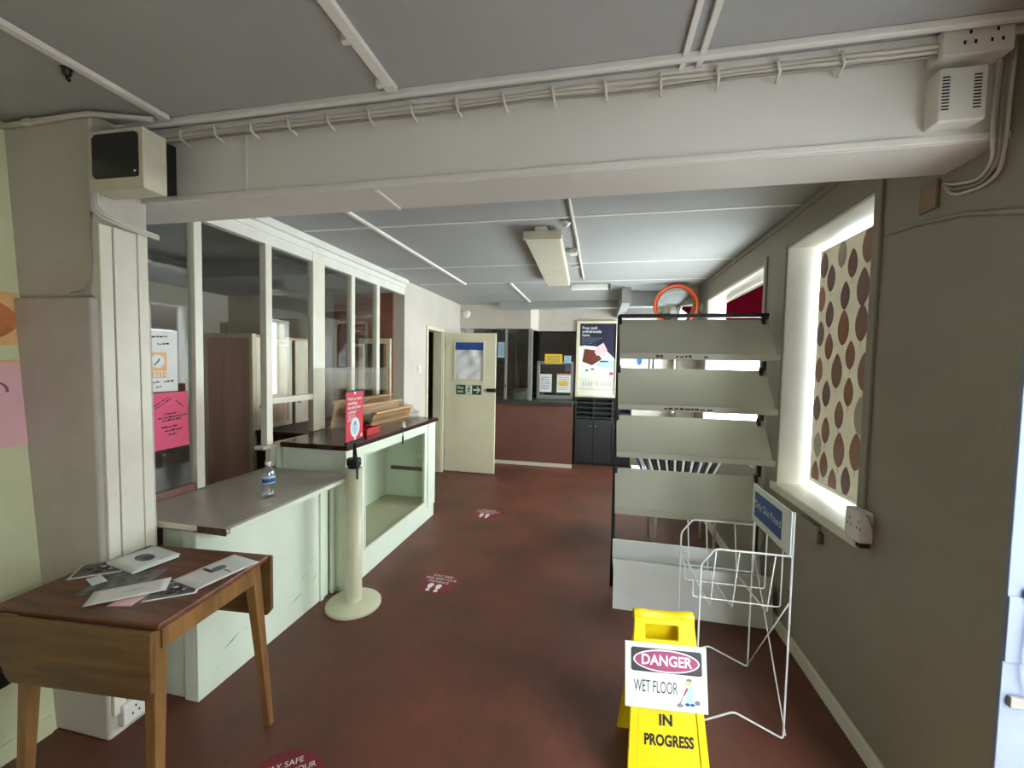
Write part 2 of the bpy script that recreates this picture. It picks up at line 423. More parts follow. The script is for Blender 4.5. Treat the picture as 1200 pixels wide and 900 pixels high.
# beam across the room, with a moulding near its lower edge
bm_ = MB(); bm_.box(-2.5, WX + .02, 1.43, 1.655, 2.2, CZ)
beam = struct(bm_.build('trim_2', M['beam'], None, 0.008))
bb = MB(); bb.box(-2.1, WX, 1.421, 1.432, 2.2, 2.222); bb.build('edge_bead', M['beam'], beam, .003)
bb = MB(); bb.box(-1.40, -1.395, 1.427, 1.432, 2.225, CZ - .03); bb.build('joint_strip', M['beam'], beam)
bb = MB(); bb.box(-.85, -.835, 1.45, 1.64, 2.192, 2.202); bb.build('soffit_strip', M['white'], beam)
# wall between shop and staff side, rear left
rl = MB(); X0, X1 = -2.30, -2.17
rl.box(X0, X1, 4.36, 5.0, 0, CZ); rl.box(X0, X1, 5.0, 5.52, 1.985, CZ); rl.box(X0, X1, 5.52, 7.0, 0, CZ)
rl.box(-4.8, X0, 4.36, 4.5, 0, CZ)
struct(rl.build('wall_left_rear', M['wall']))
lb = MB(); lb.box(X1, X1 + .02, 4.955, 5.0, 0, 2.03); lb.box(X1, X1 + .02, 5.52, 5.56, 0, 2.03); lb.box(X1, X1 + .02, 5.0, 5.52, 1.985, 2.03)
lb.box(X0, X1, 5.0, 5.012, 0, 1.985); lb.box(X0, X1, 5.508, 5.52, 0, 1.985)
struct(lb.build('trim_3', M['doorcream'], None, .003))
# dark passage behind the doorway
pa = MB(); pa.box(-3.4, -3.3, 4.5, 6.4, 0, CZ); pa.box(-3.4, X0, 6.3, 6.4, 0, CZ); pa.box(-3.3, -2.9, 5.4, 6.3, 0, 1.95)
struct(pa.build('wall_passage', M['corridor']))
# staff side
sr = MB(); sr.box(-4.8, -4.55, 1.5, 4.36, 0, CZ); sr.box(-4.55, -2.36, 1.45, 1.5, 0, CZ)
struct(sr.build('wall_staff', M['wall']))
struct(MB().box(-3.05, -2.30, 4.335, 4.36, 1.0, CZ).build('wall_staff_panel', M['brownwall']))
struct(MB().box(-4.55, -2.30, 3.34, 4.33, 2.335, CZ).build('ceiling_drop', M['ceil']))
# rear of the shop
rb = MB()
rb.box(-2.17, -1.04, 6.27, 6.36, 2.107, CZ)
rb.hexa([(-1.04, 6.27, 2.107), (-.98, 6.70, 2.107), (-1.08, 6.72, 2.107), (-1.08, 6.3, 2.107), (-1.04, 6.27, CZ), (-.98, 6.70, CZ), (-1.08, 6.72, CZ), (-1.08, 6.3, CZ)])
rb.box(-1.0, -.37, 6.70, 6.79, 2.107, CZ)
rb.box(-.37, 1.09, 6.72, 6.85, 0, CZ)
struct(rb.build('wall_back', M['wall']))
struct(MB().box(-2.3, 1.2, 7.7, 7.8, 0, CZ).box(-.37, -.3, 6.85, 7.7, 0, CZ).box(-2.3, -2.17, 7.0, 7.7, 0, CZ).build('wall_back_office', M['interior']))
struct(MB().box(.90, WX, 5.1, 5.3, 0, CZ).build('wall_pier', M['wall']))
cb = MB(); cb.box(-1.49, .24, 6.02, 6.20, 2.385, CZ); cb.box(.24, .34, 5.05, 6.7, 2.30, CZ); cb.box(.34, .93, 5.35, 5.5, 2.30, CZ); cb.box(.34, .93, 5.9, 6.05, 2.26, CZ)
struct(cb.build('ceiling_boxing', M['ceil'], None, .004))
# skirting boards
struct(MB().box(WX - .018, WX, 1.36, 5.1, 0, .075).build('baseboard_right', M['gloss'], None, .005))
struct(MB().box(WX - .012, WX, 1.66, 5.1, CZ - .045, CZ - .02).build('trim_4', M['wall_right'], None, .003))
# thin cover strips over the ceiling board joints
jn = MB()
for y in (2.645, 3.83, 4.63): jn.box(-2.1, WX, y - .012, y + .012, CZ - .003, CZ)
jn.box(.215, .232, -1.5, 1.43, CZ - .012, CZ); jn.box(.262, .28, -1.5, 1.43, CZ - .012, CZ)
struct(jn.build('ceiling_strips', M['beam'], None, .001))
rs = MB()
rs.box(-2.3, WX, 1.335, 1.355, CZ - .022, CZ); rs.box(-2.3, WX, 1.395, 1.43, CZ - .02, CZ)
struct(rs.build('trim_5', M['beam'], None, .004))

# ------------------------------------------------------------------ glazed screen above the counter
PX = -2.17
t = thing('counter_screen', 'white painted glazed screen with slim uprights standing above the counters', 'screen', (PX, 1.46, 0))
m = MB(); m.box(PX - .05, PX, 1.66, 4.36, 2.315, 2.43); m.box(PX, PX + .015, 1.66, 4.36, 2.385, 2.43); m.box(PX, PX + .05, 1.66, 4.36, 2.43, 2.479); m.build('header', M['white'], t, .003)
for (y0, y1, z0, z1) in ((1.868, 1.915, .825, 2.315), (2.362, 2.415, .975, 2.315), (2.825, 2.965, 1.002, 2.385), (3.33, 3.385, 1.002, 2.315), (3.76, 3.815, 1.002, 2.315)):
    m = MB(); m.box(PX - .045, PX + .004, y0, y1, z0, z1)
    if y1 - y0 > .15: m.box(PX + .004, PX + .014, y0 + .05, y1 - .05, z0, z1)
    m.build('upright', M['gloss'], t, .003)
m = MB(); m.box(PX - .03, PX + .002, 2.415, 2.825, 1.25, 1.295); m.build('rail', M['gloss'], t, .003)
m = MB(); m.box(PX - .05, PX + .02, 2.31, 2.80, .955, .978); m.box(PX - .045, PX, 2.40, 2.47, .825, .955); m.build('sill_board', M['gloss'], t, .003)
for (y0, y1, z0) in ((1.46, 1.868, .86), (2.415, 2.825, 1.295), (2.965, 3.33, 1.21), (3.385, 3.76, 1.21)):
    m = MB(); m.box(PX - .026, PX - .021, y0, y1, z0, 2.315); m.build('pane', M['screen_glass'], t)
m = MB(); m.box(PX - .04, PX - .005, 1.46, 1.868, .822, .86); m.build('glazing_bead', M['brownpanel'], t, .002)

def paper_on(name, F, w, h, mat, label, cat, draw=None, mats=(), group=None, thick=.0008):
    m = MB(); m.fbox(F, 0, w, 0, h, 0, thick)
    o = m.build(name, mat); tag(o, label, cat, group)
    if draw:
        p = MB(); p.nofix = True; draw(p, F, thick + .0006); p.build('printed_pattern', list(mats), o)
    return o
# handwritten notice and pink notice taped inside the first pane (read from the aisle, facing +X)
F = Frame((PX - .020, 1.575, 1.378), (0, 1, .0), (0, 0, 1))
def d_white(p, F, h):
    R = random.Random(3)
    p.rect(F, .06, .155, .105, .20, h, 0); p.ell(F, .11, .155, .034, .034, h + .0004, 1); p.flat(F, [(.105, .15), (.118, .17), (.122, .168), (.112, .148)], h + .0008, 2)
    p.flat(F, [(.09, .135), (.108, .155), (.112, .152), (.095, .133)], h + .0008, 2)
    p.rect(F, .06, .155, .07, .10, h, 0)
    for k in range(5): p.rect(F, .075 + k * .017, .083 + k * .017, .075, .095, h + .0004, 1)
    for (a0, a1, b) in ((.07, .16, .272), (.11, .17, .238), (.06, .12, .042), (.14, .19, .046), (.10, .125, .02)): p.scrib(F, a0, a1, b, .009, h, 2, R, .08)
paper_on('notice', F, .212, .312, M['paper'], 'white handwritten notice with an orange clock drawing taped to screen glass', 'notice', d_white, (M['peach'], M['paper'], M['ink']))
F = Frame((PX - .020, 1.655, 1.075), (0, 1, .02), (0, -.02, 1))
def d_pink(p, F, h):
    R = random.Random(5)
    p.scrib(F, .01, .09, .225, .007, h, 0, R, .55); p.scrib(F, .02, .10, .215, .007, h, 0, R, .55); p.scrib(F, .125, .165, .245, .008, h, 0, R, -.9)
    for (a0, a1, b) in ((.06, .12, .178), (.03, .18, .16), (.05, .15, .145), (.045, .13, .11), (.06, .15, .09), (.08, .12, .07)): p.scrib(F, a0, a1, b, .009, h, 0, R, .04)
paper_on('notice', F, .19, .295, M['pink'], 'bright pink printed notice taped to the screen glass above the worktop', 'notice', d_pink, (M['ink'],))

# ------------------------------------------------------------------ low counter
t = thing('low_counter', 'low white panelled serving counter with a long grey worktop', 'counter', (-1.9, 2.0, 0))
m = MB()
m.prism(Frame((0, 1.462, 0), (1, 0, 0), (0, 0, 1)), [(-2.20, .788), (-1.56, .788), (-1.548, .795), (-1.545, .804), (-1.548, .813), (-1.56, .82), (-2.20, .82)], 0, -.94)
m.build('worktop', M['worktop'], t, .002)
m = MB(); m.box(-1.72, -1.548, 1.4595, 1.4618, .789, .819); m.box(-1.58, -1.548, 1.458, 1.4618, .789, .8193); m.build('chipped_edge', M['chip'], t)
m = MB(); m.box(-2.1, -1.70, 1.4592, 1.4616, .796, .8195); m.build('edge_strip', M['gloss'], t)
m = MB(); m.box(-1.549, -1.542, 1.475, 2.395, .792, .816); m.build('nosing', M['counter'], t, .002)
m = MB(); m.box(-1.745, -1.725, 1.475, 2.39, 0.0, .788); fp0 = m.build('front_panel', M['counter'], t, .003)
m = MB(); m.nofix = True; F = Frame((-1.7245, 0, 0), (0, 1, 0), (0, 0, 1))
for (y, z, w, h) in ((1.60, .155, .10, .035), (1.72, .175, .03, .012), (1.78, .21, .04, .02), (2.05, .12, .09, .03), (2.13, .23, .05, .02), (2.20, .30, .06, .015), (2.23, .17, .05, .03), (1.56, .09, .02, .012), (2.30, .38, .03, .02)):
    m.flat(F, [(y, z), (y + w * .5, z + h * .35), (y + w, z + h), (y + w * .55, z + h * .62)], 0, 0)
m.build('scuff_marking', M['grey_ink'], fp0)
m = MB(); m.box(-1.80, -1.745, 1.475, 1.50, 0, .788); m.build('end_stile', M['counter'], t, .003)
m = MB(); m.box(-1.92, -1.80, 1.485, 1.50, .0, .788); m.build('end_panel', M['counter'], t, .002)
m = MB(); m.box(-1.725, -1.713, 2.30, 2.33, 0, .788); m.box(-1.725, -1.70, 2.40, 2.43, 0, .788); m.build('cover_strip', M['counter'], t, .002)

# ------------------------------------------------------------------ glass fronted display counter
GX = -1.62
t = thing('display_counter', 'tall white display counter with a glass front and dark top', 'counter', (-1.9, 3.15, 0))
y0, y1 = 2.43, 3.93
m = MB(); m.hexa([(-2.10, 2.40, .965), (GX + .03, 2.40, .965), (GX + .03, 3.96, .965), (-2.30, 3.96, .965), (-2.10, 2.40, .998), (GX + .03, 2.40, .998), (GX + .03, 3.96, .998), (-2.30, 3.96, .998)])
m.build('top', M['dark_top'], t, .004)
m = MB(); m.box(GX - .02, GX, y0, y1, .893, .965); m.box(GX - .02, GX, y0, y1, .0, .19)
m.hexa([(GX - .02, y0, .19), (GX, y0, .19), (GX, 2.655, .19), (GX - .02, 2.655, .19), (GX - .02, y0, .893), (GX, y0, .893), (GX, 2.655, .893), (GX - .02, 2.655, .893)])
m.box(GX - .02, GX, 3.70, y1, .19, .893); m.build('front_frame', M['counter'], t, .003)
m = MB(); m.box(GX - .014, GX - .009, 2.655, 3.70, .19, .893); m.build('glass_front', M['green_glass'], t)
m = MB()
for (a, b, c, d) in ((2.655, 3.70, .19, .20), (2.655, 3.70, .883, .893)): m.box(GX - .009, GX + .004, a, b, c, d)
m.box(GX - .009, GX + .004, 2.655, 2.665, .2, .883); m.box(GX - .009, GX + .004, 3.69, 3.70, .2, .883); m.build('glazing_bead', M['gloss'], t)
m = MB(); m.box(-2.10, GX - .02, y0, y0 + .02, 0, .965); m.build('side_panel', M['counter'], t, .002)
m = MB(); m.box(-2.14, GX - .02, y1 - .02, y1, 0, .965); m.build('side_panel', M['counter'], t, .002)
m = MB(); m.box(-2.16, -2.14, y0, y1, .0, .965); m.build('back_panel', M['counter'], t)
m = MB(); m.box(-2.14, GX - .022, y0 + .02, y1 - .02, .155, .175); m.build('display_floor', M['dispfloor'], t)
m = MB(); m.box(-2.08, -1.675, 3.893, 3.909, .450, .485); m.build('shelf_batten', M['slate'], t)
m = MB(); m.box(GX, GX + .012, 3.76, 3.93, .13, .96); m.build('corner_pilaster', M['counter'], t, .003)

# things on the display counter
for i, (xa, za, ya, yb, lab) in enumerate(((-1.86, 1.105, 3.20, 3.92, 'wooden ledge of the card rack nearest the front edge of the dark top'),
                                           (-1.98, 1.165, 3.05, 3.90, 'middle wooden ledge of the card rack on dark counter top'),
                                           (-2.09, 1.215, 2.99, 3.90, 'rearmost and highest wooden ledge of the card rack by the screen'))):
    t = thing('card_ledge', lab, 'ledge', (xa, (ya + yb) / 2, .998), 'wooden ledges on the display counter')
    m = MB(); m.hexa([(xa - .05, ya, .998), (xa - .04, ya, .998), (xa - .04, yb, .998), (xa - .05, yb, .998), (xa - .015, ya, za), (xa - .005, ya, za), (xa - .005, yb, za), (xa - .015, yb, za)])
    m.box(xa - .09, xa - .05, ya, yb, .998, 1.008); m.build('back_board', M['bead'], t, .001)
    m = MB(); m.box(xa - .03, xa + .02, ya, yb, za, za + .016); m.build('lip', M['bead'], t, .004)
t = MB(); F = Frame((-1.80, 3.0, .999), (0, 1, 0), (-1, 0, .0))
t.sheet(F, .95, .30, lambda u, v: .06 + .05 * math.sin(v * PI * .5) - .05 * max(0, u - .75) * 4 * .25 + .12 * v, 12, 10, 0, .003)
t.box(-1.802, -1.798, 3.0, 3.95, .998, 1.06)
tag(t.build('acrylic_cover', M['acrylic']), 'clear curved acrylic cover over the wooden ledges', 'cover')
t = thing('acrylic_shield', 'clear flat acrylic sheet standing on the dark top behind the red sign', 'shield', (-2.0, 3.1, .998))
m = MB(); m.box(-2.004, -2.0, 2.56, 3.72, 1.0, 1.50); m.build('sheet', M['acrylic'], t)
for y in (2.72, 3.5):
    m = MB(); m.box(-2.03, -1.97, y, y + .01, .998, 1.06); m.build('foot', M['acrylic'], t)
t = thing('red_box', 'small open red plastic tray on the dark counter top', 'tray', (-1.76, 2.86, .998))
m = MB(); m.box(-1.84, -1.69, 2.80, 2.98, .998, 1.004)
for (a, b, c, d) in ((-1.84, -1.835, 2.80, 2.98), (-1.695, -1.69, 2.80, 2.98), (-1.835, -1.695, 2.80, 2.805), (-1.835, -1.695, 2.975, 2.98)): m.box(a, b, c, d, 1.004, 1.045)
m.build('body', M['redbox'], t, .001)
m = MB(); m.box(-1.845, -1.685, 2.795, 2.80, 1.038, 1.048); m.box(-1.69, -1.685, 2.80, 2.985, 1.038, 1.048); m.build('rim', M['red'], t, .001)
t = thing('counter_pen', 'black pen hanging on its cord over the counter edge', 'pen', (-1.62, 3.2, .998))
m = MB(); m.lathe((-1.63, 3.27, .998), [(.022, 0), (.022, .006), (.012, .01), (.012, .03), (.016, .034), (.016, .042)], 20); m.build('holder', M['plastic'], t)
m = MB(); m.tube([(-1.63, 3.25, 1.012), (-1.61, 3.20, 1.006), (-1.582, 3.16, .999), (-1.575, 3.15, .97), (-1.578, 3.155, .92)], .003, 6); m.tube([(-1.576, 3.15, .965), (-1.575, 3.165, .93), (-1.576, 3.165, .90), (-1.577, 3.15, .875)], .0025, 6); m.build('cord', M['black'], t)
m = MB(); m.lathe((-1.578, 3.152, .865), [(.001, 0), (.006, .015), (.006, .07), (.004, .08)], 12); m.build('barrel', M['black'], t)

# ------------------------------------------------------------------ staff side furniture
t = thing('tall_cabinet', 'tall pinkish veneered cabinet with cream edges standing behind the screen', 'cabinet', (-3.15, 3.4, 0))
m = MB(); m.box(-3.42, -2.92, 3.02, 3.045, 0, 1.77); m.box(-3.42, -3.40, 3.045, 3.97, 0, 1.77); m.box(-3.40, -2.92, 3.945, 3.97, 0, 1.77); m.box(-3.40, -2.92, 3.045, 3.945, 1.745, 1.77); m.box(-3.40, -2.92, 3.045, 3.945, .9, .925)
m.build('carcass', M['cab'], t, .002)
m = MB(); m.box(-3.42, -2.90, 3.01, 3.02, 1.735, 1.775); m.box(-2.93, -2.895, 3.005, 3.045, 0, 1.775); m.box(-3.42, -3.37, 3.012, 3.02, 0, 1.735); m.build('edging', M['cabframe'], t, .002)
for (a, b) in ((3.05, 3.475), (3.52, 3.94)):
    m = MB(); F = Frame((-2.92, a, .93), (0, 1, 0), (0, 0, 1)); w, h = b - a, .815
    m.fbox(F, 0, w, 0, h, 0, .012, 0)
    for (p, q, r, s_) in ((0, .13, 0, h), (w - .05, w, 0, h), (.13, w - .05, 0, .05), (.13, w - .05, h - .06, h)): m.fbox(F, p, q, r, s_, .012, .022, 1)
    dd = m.build('door', [M['cab_lit'], M['cabframe_lit']], t, .002)
    m = MB(); m.fbox(F, .03, .07, .20, .225, .022, .034); m.build('catch', M['silver'], dd)
m = MB(); m.box(-3.4, -2.93, 3.05, 3.94, 0, .05); m.build('plinth', M['darkwood'], t)
o = MB().box(-2.89, -2.30, 3.02, 4.28, .915, .94).box(-2.62, -2.60, 3.02, 4.28, .0, .915).build('back_desk', M['darkwood'], None, .003)
tag(o, 'dark brown desk ledge below the cabinet doors behind the screen', 'desk')
o = MB(); o.box(-3.52, -3.0, 3.30, 3.36, 1.772, 1.90); o.box(-3.52, -3.46, 3.28, 3.5, 1.772, 1.90); o.box(-3.06, -3.0, 3.28, 3.5, 1.772, 1.90); o.box(-3.46, -3.06, 3.36, 3.5, 1.772, 1.79)
tag(o.build('wooden_crate', M['old_plastic'], None, .003), 'olive grey open tray lying on top of the tall cabinet', 'tray')
t = thing('inner_window', 'cream framed glazed panel with wooden edging on the brown staff wall', 'panel', (-2.44, 4.3, 1.0))
m = MB()
for (a, b, c, d) in ((-2.70, -2.31, 1.76, 1.82), (-2.70, -2.64, 1.0, 1.76), (-2.36, -2.31, 1.0, 1.76), (-2.64, -2.36, 1.0, 1.05)): m.box(a, b, 4.29, 4.33, c, d)
m.build('frame', M['cabframe'], t, .003)
m = MB(); m.box(-2.40, -2.36, 4.31, 4.33, 1.05, 1.76); m.build('edging', M['bead'], t)
m = MB(); m.box(-2.64, -2.40, 4.315, 4.33, 1.05, 1.76); m.build('pane', M['corridor'], t)
o = MB().box(-4.545, -4.53, 2.9, 3.4, 1.55, 1.95); o = o.build('wall_board', M['paper'], None, .003); tag(o, 'white board on the far staff wall seen through the first pane', 'board')
F = Frame((PX + .0, 4.71, 1.43), (0, 1, 0), (0, 0, 1))
t = thing('light_switch', 'white light switch on the bright wall before the doorway', 'switch', tuple(F.p(.04, .04)))
m = MB(); m.fbox(F, 0, .086, 0, .086, 0, .012); m.build('plate', M['plastic'], t, .003); m = MB(); m.fbox(F, .03, .055, .025, .06, .012, .018); m.build('rocker', M['white'], t, .002)

# ------------------------------------------------------------------ water bottle
t = thing('water_bottle', 'small clear plastic water bottle with a blue label on worktop', 'bottle', (-1.71, 1.87, .82))
m = MB(); P = [(.024, 0), (.031, .004), (.032, .02), (.029, .032), (.032, .044), (.029, .056), (.032, .068), (.0325, .075), (.0325, .12), (.032, .128), (.024, .152), (.0135, .166), (.0125, .17), (.0125, .176)]
m.lathe((-1.71, 1.87, .82), P, 28); m.build('body', M['pet'], t)
m = MB(); m.lathe((-1.71, 1.87, .82), [(.0333, .078), (.0333, .118)], 28, cap=False); m.build('wrapper', M['skyblue'], t)
m = MB(); m.lathe((-1.71, 1.87, .82), [(.0336, .084), (.0336, .104)], 28, cap=False)
bmesh.ops.delete(m.bm, geom=[f for f in m.bm.faces if f.calc_center_median().x < -1.715 or f.calc_center_median().y > 1.885], context='FACES'); m.build('wrapper_print', M['blue'], t)
m = MB(); m.lathe((-1.71, 1.87, .82), [(.0145, .174), (.015, .176), (.015, .19), (.013, .192)], 24); m.build('cap', M['white'], t)

# ------------------------------------------------------------------ stanchion with the red sign
SX, SY = -1.488, 2.315
t = thing('stanchion', 'cream round barrier post on a heavy disc base beside the display counter', 'post', (SX, SY, 0))
m = MB(); m.lathe((SX, SY, 0), [(.165, 0), (.168, .004), (.168, .018), (.162, .026), (.075, .034), (.058, .04)], 56); m.build('base', M['postcream'], t)
m = MB(); m.lathe((SX, SY, .03), [(.056, 0), (.052, .012), (.050, .02), (.050, .855)], 36); m.build('pole', M['postcream'], t)
m = MB(); m.lathe((SX, SY, .885), [(.034, 0), (.034, .02)], 24); m.lathe((SX, SY, .90), [(.04, 0), (.044, .006), (.044, .038), (.04, .045)], 28); m.box(SX + .03, SX + .058, SY - .062, SY - .03, .905, .94); m.build('belt_head', M['black'], t, .001)
t = thing('sign_holder', 'red notice sign in a black clip held upright on the cream barrier post', 'sign', (SX, SY, .945))
m = MB(); m.tube([(SX + .055, SY - .05, .83), (SX + .05, SY - .045, .93), (SX + .012, SY - .01, 1.045)], .006, 8); m.tube([(SX, SY, .943), (SX, SY, 1.05)], .007, 8); m.build('rod', M['black'], t)
F = Frame((SX + .018, 2.205, 1.042), (-.02, .23, 0), (0, 0, 1))
m = MB(); m.fbox(F, 0, .215, 0, .022, -.012, .006); m.build('clip', M['black'], t, .001)
m = MB(); m.fbox(F, 0, .215, .322, .332, -.008, .004); m.build('clip', M['black'], t, .001)
m = MB(); m.fbox(F, .002, .213, .02, .325, -.005, -.001)
pn = m.build('panel', M['red'], t)
m = MB(); m.nofix = True; h = .0004
for k, s_ in enumerate(('Want to return', 'something', "but don't have", 'a printer?')): m.text(F, s_, .022, .280 - k * .027, .027, h, 0, 'LEFT', bold=.0006)
R = random.Random(9)
for k in range(4): m.scrib(F, .022, .11 - .02 * (k == 3), .178 - k * .011, .006, h, 0, R)
m.ell(F, .108, .10, .058, .062, h, 0); m.flat(F, [(.098, .045), (.118, .045), (.122, .022), (.094, .022)], h, 0); m.ell(F, .108, .10, .034, .043, h + .0004, 1); m.ell(F, .108, .125, .01, .012, h + .0008, 2); m.ell(F, .19, .04, .013, .013, h, 3); m.ell(F, .107, .318, .012, .013, h, 0)
m.build('printed_pattern', [M['paper'], M['skyblue'], M['grey_ink'], M['palepink']], pn)

M['mug'] = paint('mug_print', (206, 128, 74), 0.6, 0.15, 14)
def ring(m, F, o, i, h0, h1, mat=0):
    """flat four sided rim with a hole: outer and inner corners in the frame"""
    P = [F.p(a, b, h0) for a, b in o] + [F.p(a, b, h0) for a, b in i] + [F.p(a, b, h1) for a, b in o] + [F.p(a, b, h1) for a, b in i]
    fs = []
    for k in range(4):
        n = (k + 1) % 4
        fs += [(k, 4 + k, 4 + n, n), (8 + k, 8 + n, 12 + n, 12 + k), (k, n, 8 + n, 8 + k), (4 + k, 12 + k, 12 + n, 4 + n)]
    m.faces(P, fs, mat); return m

# ------------------------------------------------------------------ sloping display shelves
t = thing('display_shelving', 'tall pale metal display stand of sloping shelves on a black frame', 'shelving', (.59, 2.85, 0))
xa, xb = .128, 1.052
for x in (xa - .012, xb - .022):
    m = MB(); m.box(x, x + .024, 2.945, 2.975, 0, 1.905); m.build('upright', M['black'], t, .002)
m = MB(); m.box(xa, xb, 2.93, 2.96, 1.885, 1.91); m.build('top_bar', M['black'], t, .002)
Fy = Frame((xa, 0, 0), (0, 1, 0), (0, 0, 1))      # profile across, extruded along the shelf
L_ = xb - xa
for k, (zt, zl) in enumerate(((1.872, 1.598), (1.544, 1.272), (1.218, .962), (.850, .588))):
    m = MB()
    m.prism(Fy, [(2.945, zt), (2.770, zl + .030), (2.752, zl + .012), (2.742, zl + .014), (2.738, zl + .042), (2.734, zl + .042), (2.736, zl + .008), (2.752, zl + .004), (2.776, zl + .026), (2.945, zt - .006)], 0.0, L_)
    sh = m.build('shelf', M['shelf'], t)
    for x in (xa - .004, xb - .045):
        m = MB(); m.prism(Frame((x, 0, 0), (0, 1, 0), (0, 0, 1)), [(2.945, zt + .018), (2.925, zt + .018), (2.915, zt - .03), (2.945, zt - .05)], 0, .02); m.build('bracket', M['black'], sh)
    R = random.Random(40 + k)
    if k < 2:
        m = MB(); m.nofix = True
        Fl = Frame((xa, 2.7355, zl), (1, 0, 0), (0, 0, 1))
        for (a, b) in (((.22, .27), (.34, .43), (.50, .53)), ((.28, .33), (.34, .52), (.53, .57)))[k]: m.scrib(Fl, a, b, .016, .016, .0022, 0, R)
        m.build('residue_marking', M['chip'], sh)
m = MB()
m.prism(Fy, [(2.944, .345), (2.935, .345), (2.905, .225), (2.76, .215), (2.735, .292), (2.728, .292), (2.715, .24), (2.692, .10), (2.672, .0), (2.68, .0), (2.70, .10), (2.722, .235), (2.735, .262), (2.752, .205), (2.912, .212), (2.944, .33)], 0, L_ + .01)
m.build('base_shelf', M['basemetal'], t, .001)
m = MB(); m.box(xb - .02, xb + .008, 2.70, 2.94, .0, .20); m.build('base_end', M['shelf'], t)

# what stands behind the shelves
t = thing('side_table', 'white low table with tube legs partly hidden behind the shelving', 'table', (.62, 3.75, 0))
m = MB(); m.box(.32, .98, 3.45, 4.05, .60, .62); m.build('tabletop', M['white'], t, .004)
for x in (.49, .94):
    for y in (3.52, 3.98):
        m = MB(); m.lathe((x, y, 0), [(.012, 0), (.012, .60)], 14); m.build('leg', M['plastic'], t)
for k in range(20):
    a = .40 + k * .024; c = (k - 9.5) * .011
    m = MB(); h = .215 if k else .23
    m.hexa([(a, 3.50, .621), (a + .018, 3.50, .621), (a + .018, 3.72, .621), (a, 3.72, .621), (a + c, 3.50, .621 + h), (a + c + .018, 3.50, .621 + h), (a + c + .018, 3.72, .621 + h), (a + c, 3.72, .621 + h)])
    o = m.build('folder', M['blue'] if k == 0 else (M['paper'] if k % 2 else M['charcoal']))
    if k == 0: tag(o, 'blue folder at the left end of the row of files behind the shelving', 'folder', 'files standing on the white table')
    elif k % 2: tag(o, 'white folder in the row of files behind the shelving', 'folder', 'white files standing on the white table')
    else: tag(o, 'dark grey folder in the row of files behind the shelving', 'folder', 'grey files standing on the white table')
t = thing('wall_poster', 'white poster with light blue figures on the end wall behind the shelving', 'poster', (.6, 6.71, 1.35))
F = Frame((.36, 6.716, 1.30), (1, 0, 0), (0, 0, 1))
m = MB(); m.fbox(F, 0, .56, 0, .72, 0, .003); m.build('sheet', M['paper'], t)
m = MB(); m.nofix = True; m.ell(F, .16, .34, .05, .07, .0036, 0); m.ell(F, .25, .36, .04, .08, .0036, 1); m.ell(F, .32, .30, .035, .12, .0036, 0); m.rect(F, .38, .41, .15, .5, .0036, 2); m.rect(F, .44, .47, .15, .5, .0036, 2); m.ell(F, .16, .41, .02, .02, .004, 3)
m.build('printed_pattern', [M['skyblue'], M['blue'], M['ink'], M['palepink']], t)

# ------------------------------------------------------------------ white wire rack with its sign
t = thing('wire_rack', 'empty white wire floor rack with a blue and white header sign', 'rack', (.62, 2.08, 0))
X0, X1, YN, YF = .452, .80, 1.87, 2.297
for Y, nm in ((YN, 'side_frame'), (YF, 'side_frame')):
    top = .785 if Y == YN else .755
    m = MB(); m.wire([(X1, Y, .97 if Y == YN else .965), (X1, Y, .004), ((X0 + X1) / 2 - .02, Y, .085), (X0, Y, .004), (X0, Y, top - .075), (X0 + .055, Y, top), (X1, Y, top)], .0042, bend=.018)
    m.build('side_frame', M['rackwire'], t)
m = MB(); m.wire([(X1 + .002, YN, .60), (X1 + .002, YF, .02)], .003); m.build('brace', M['rackwire'], t)
m = MB(); m.wire([(X1 + .008, YF, .60), (X1 + .008, YN, .02)], .003); m.build('brace', M['rackwire'], t)
for k, (y, z, dx) in enumerate(((2.25, .53, 0), (2.10, .525, -.02), (1.93, .535, -.02))):
    m = MB(); m.wire([(X0 + .004 + dx, y, z + .07), (X0 + .004 + dx, y, z), (X1 - .012, y, z), (X1 - .012, y, z + .26)], .003, bend=.015); m.build('basket_hoop', M['rackwire'], t)
for x in (X0 + .03, X0 + .12, X1 - .09):
    m = MB(); m.wire([(x, YF, .75), (x + .01, 2.27, .50), (x + .03, 1.94, .50), (x + .03, YN + .004, .78)], .003, bend=.012); m.build('divider', M['rackwire'], t)
m = MB(); m.wire([(X0 + .002, YN, .60), (X0 + .002, YF, .60)], .003); m.build('front_rod', M['rackwire'], t)
m = MB(); m.wire([(X1, YN, .776), (X1, YF, .776)], .003); m.build('back_rod', M['rackwire'], t)
F = Frame((X1 - .008, YF + .005, .785), (0, -1, 0), (0, 0, 1))
m = MB(); m.fbox(F, 0, .43, 0, .185, -.004, .002); hb = m.build('header_board', M['placard'], t, .001)
m = MB(); m.nofix = True; m.rect(F, .03, .345, .03, .155, .0028, 0); m.text(F, 'Only One Pound', .187, .095, .052, .0034, 1, width=.30)
m.build('printed_pattern', [M['blue'], M['paper']], hb)

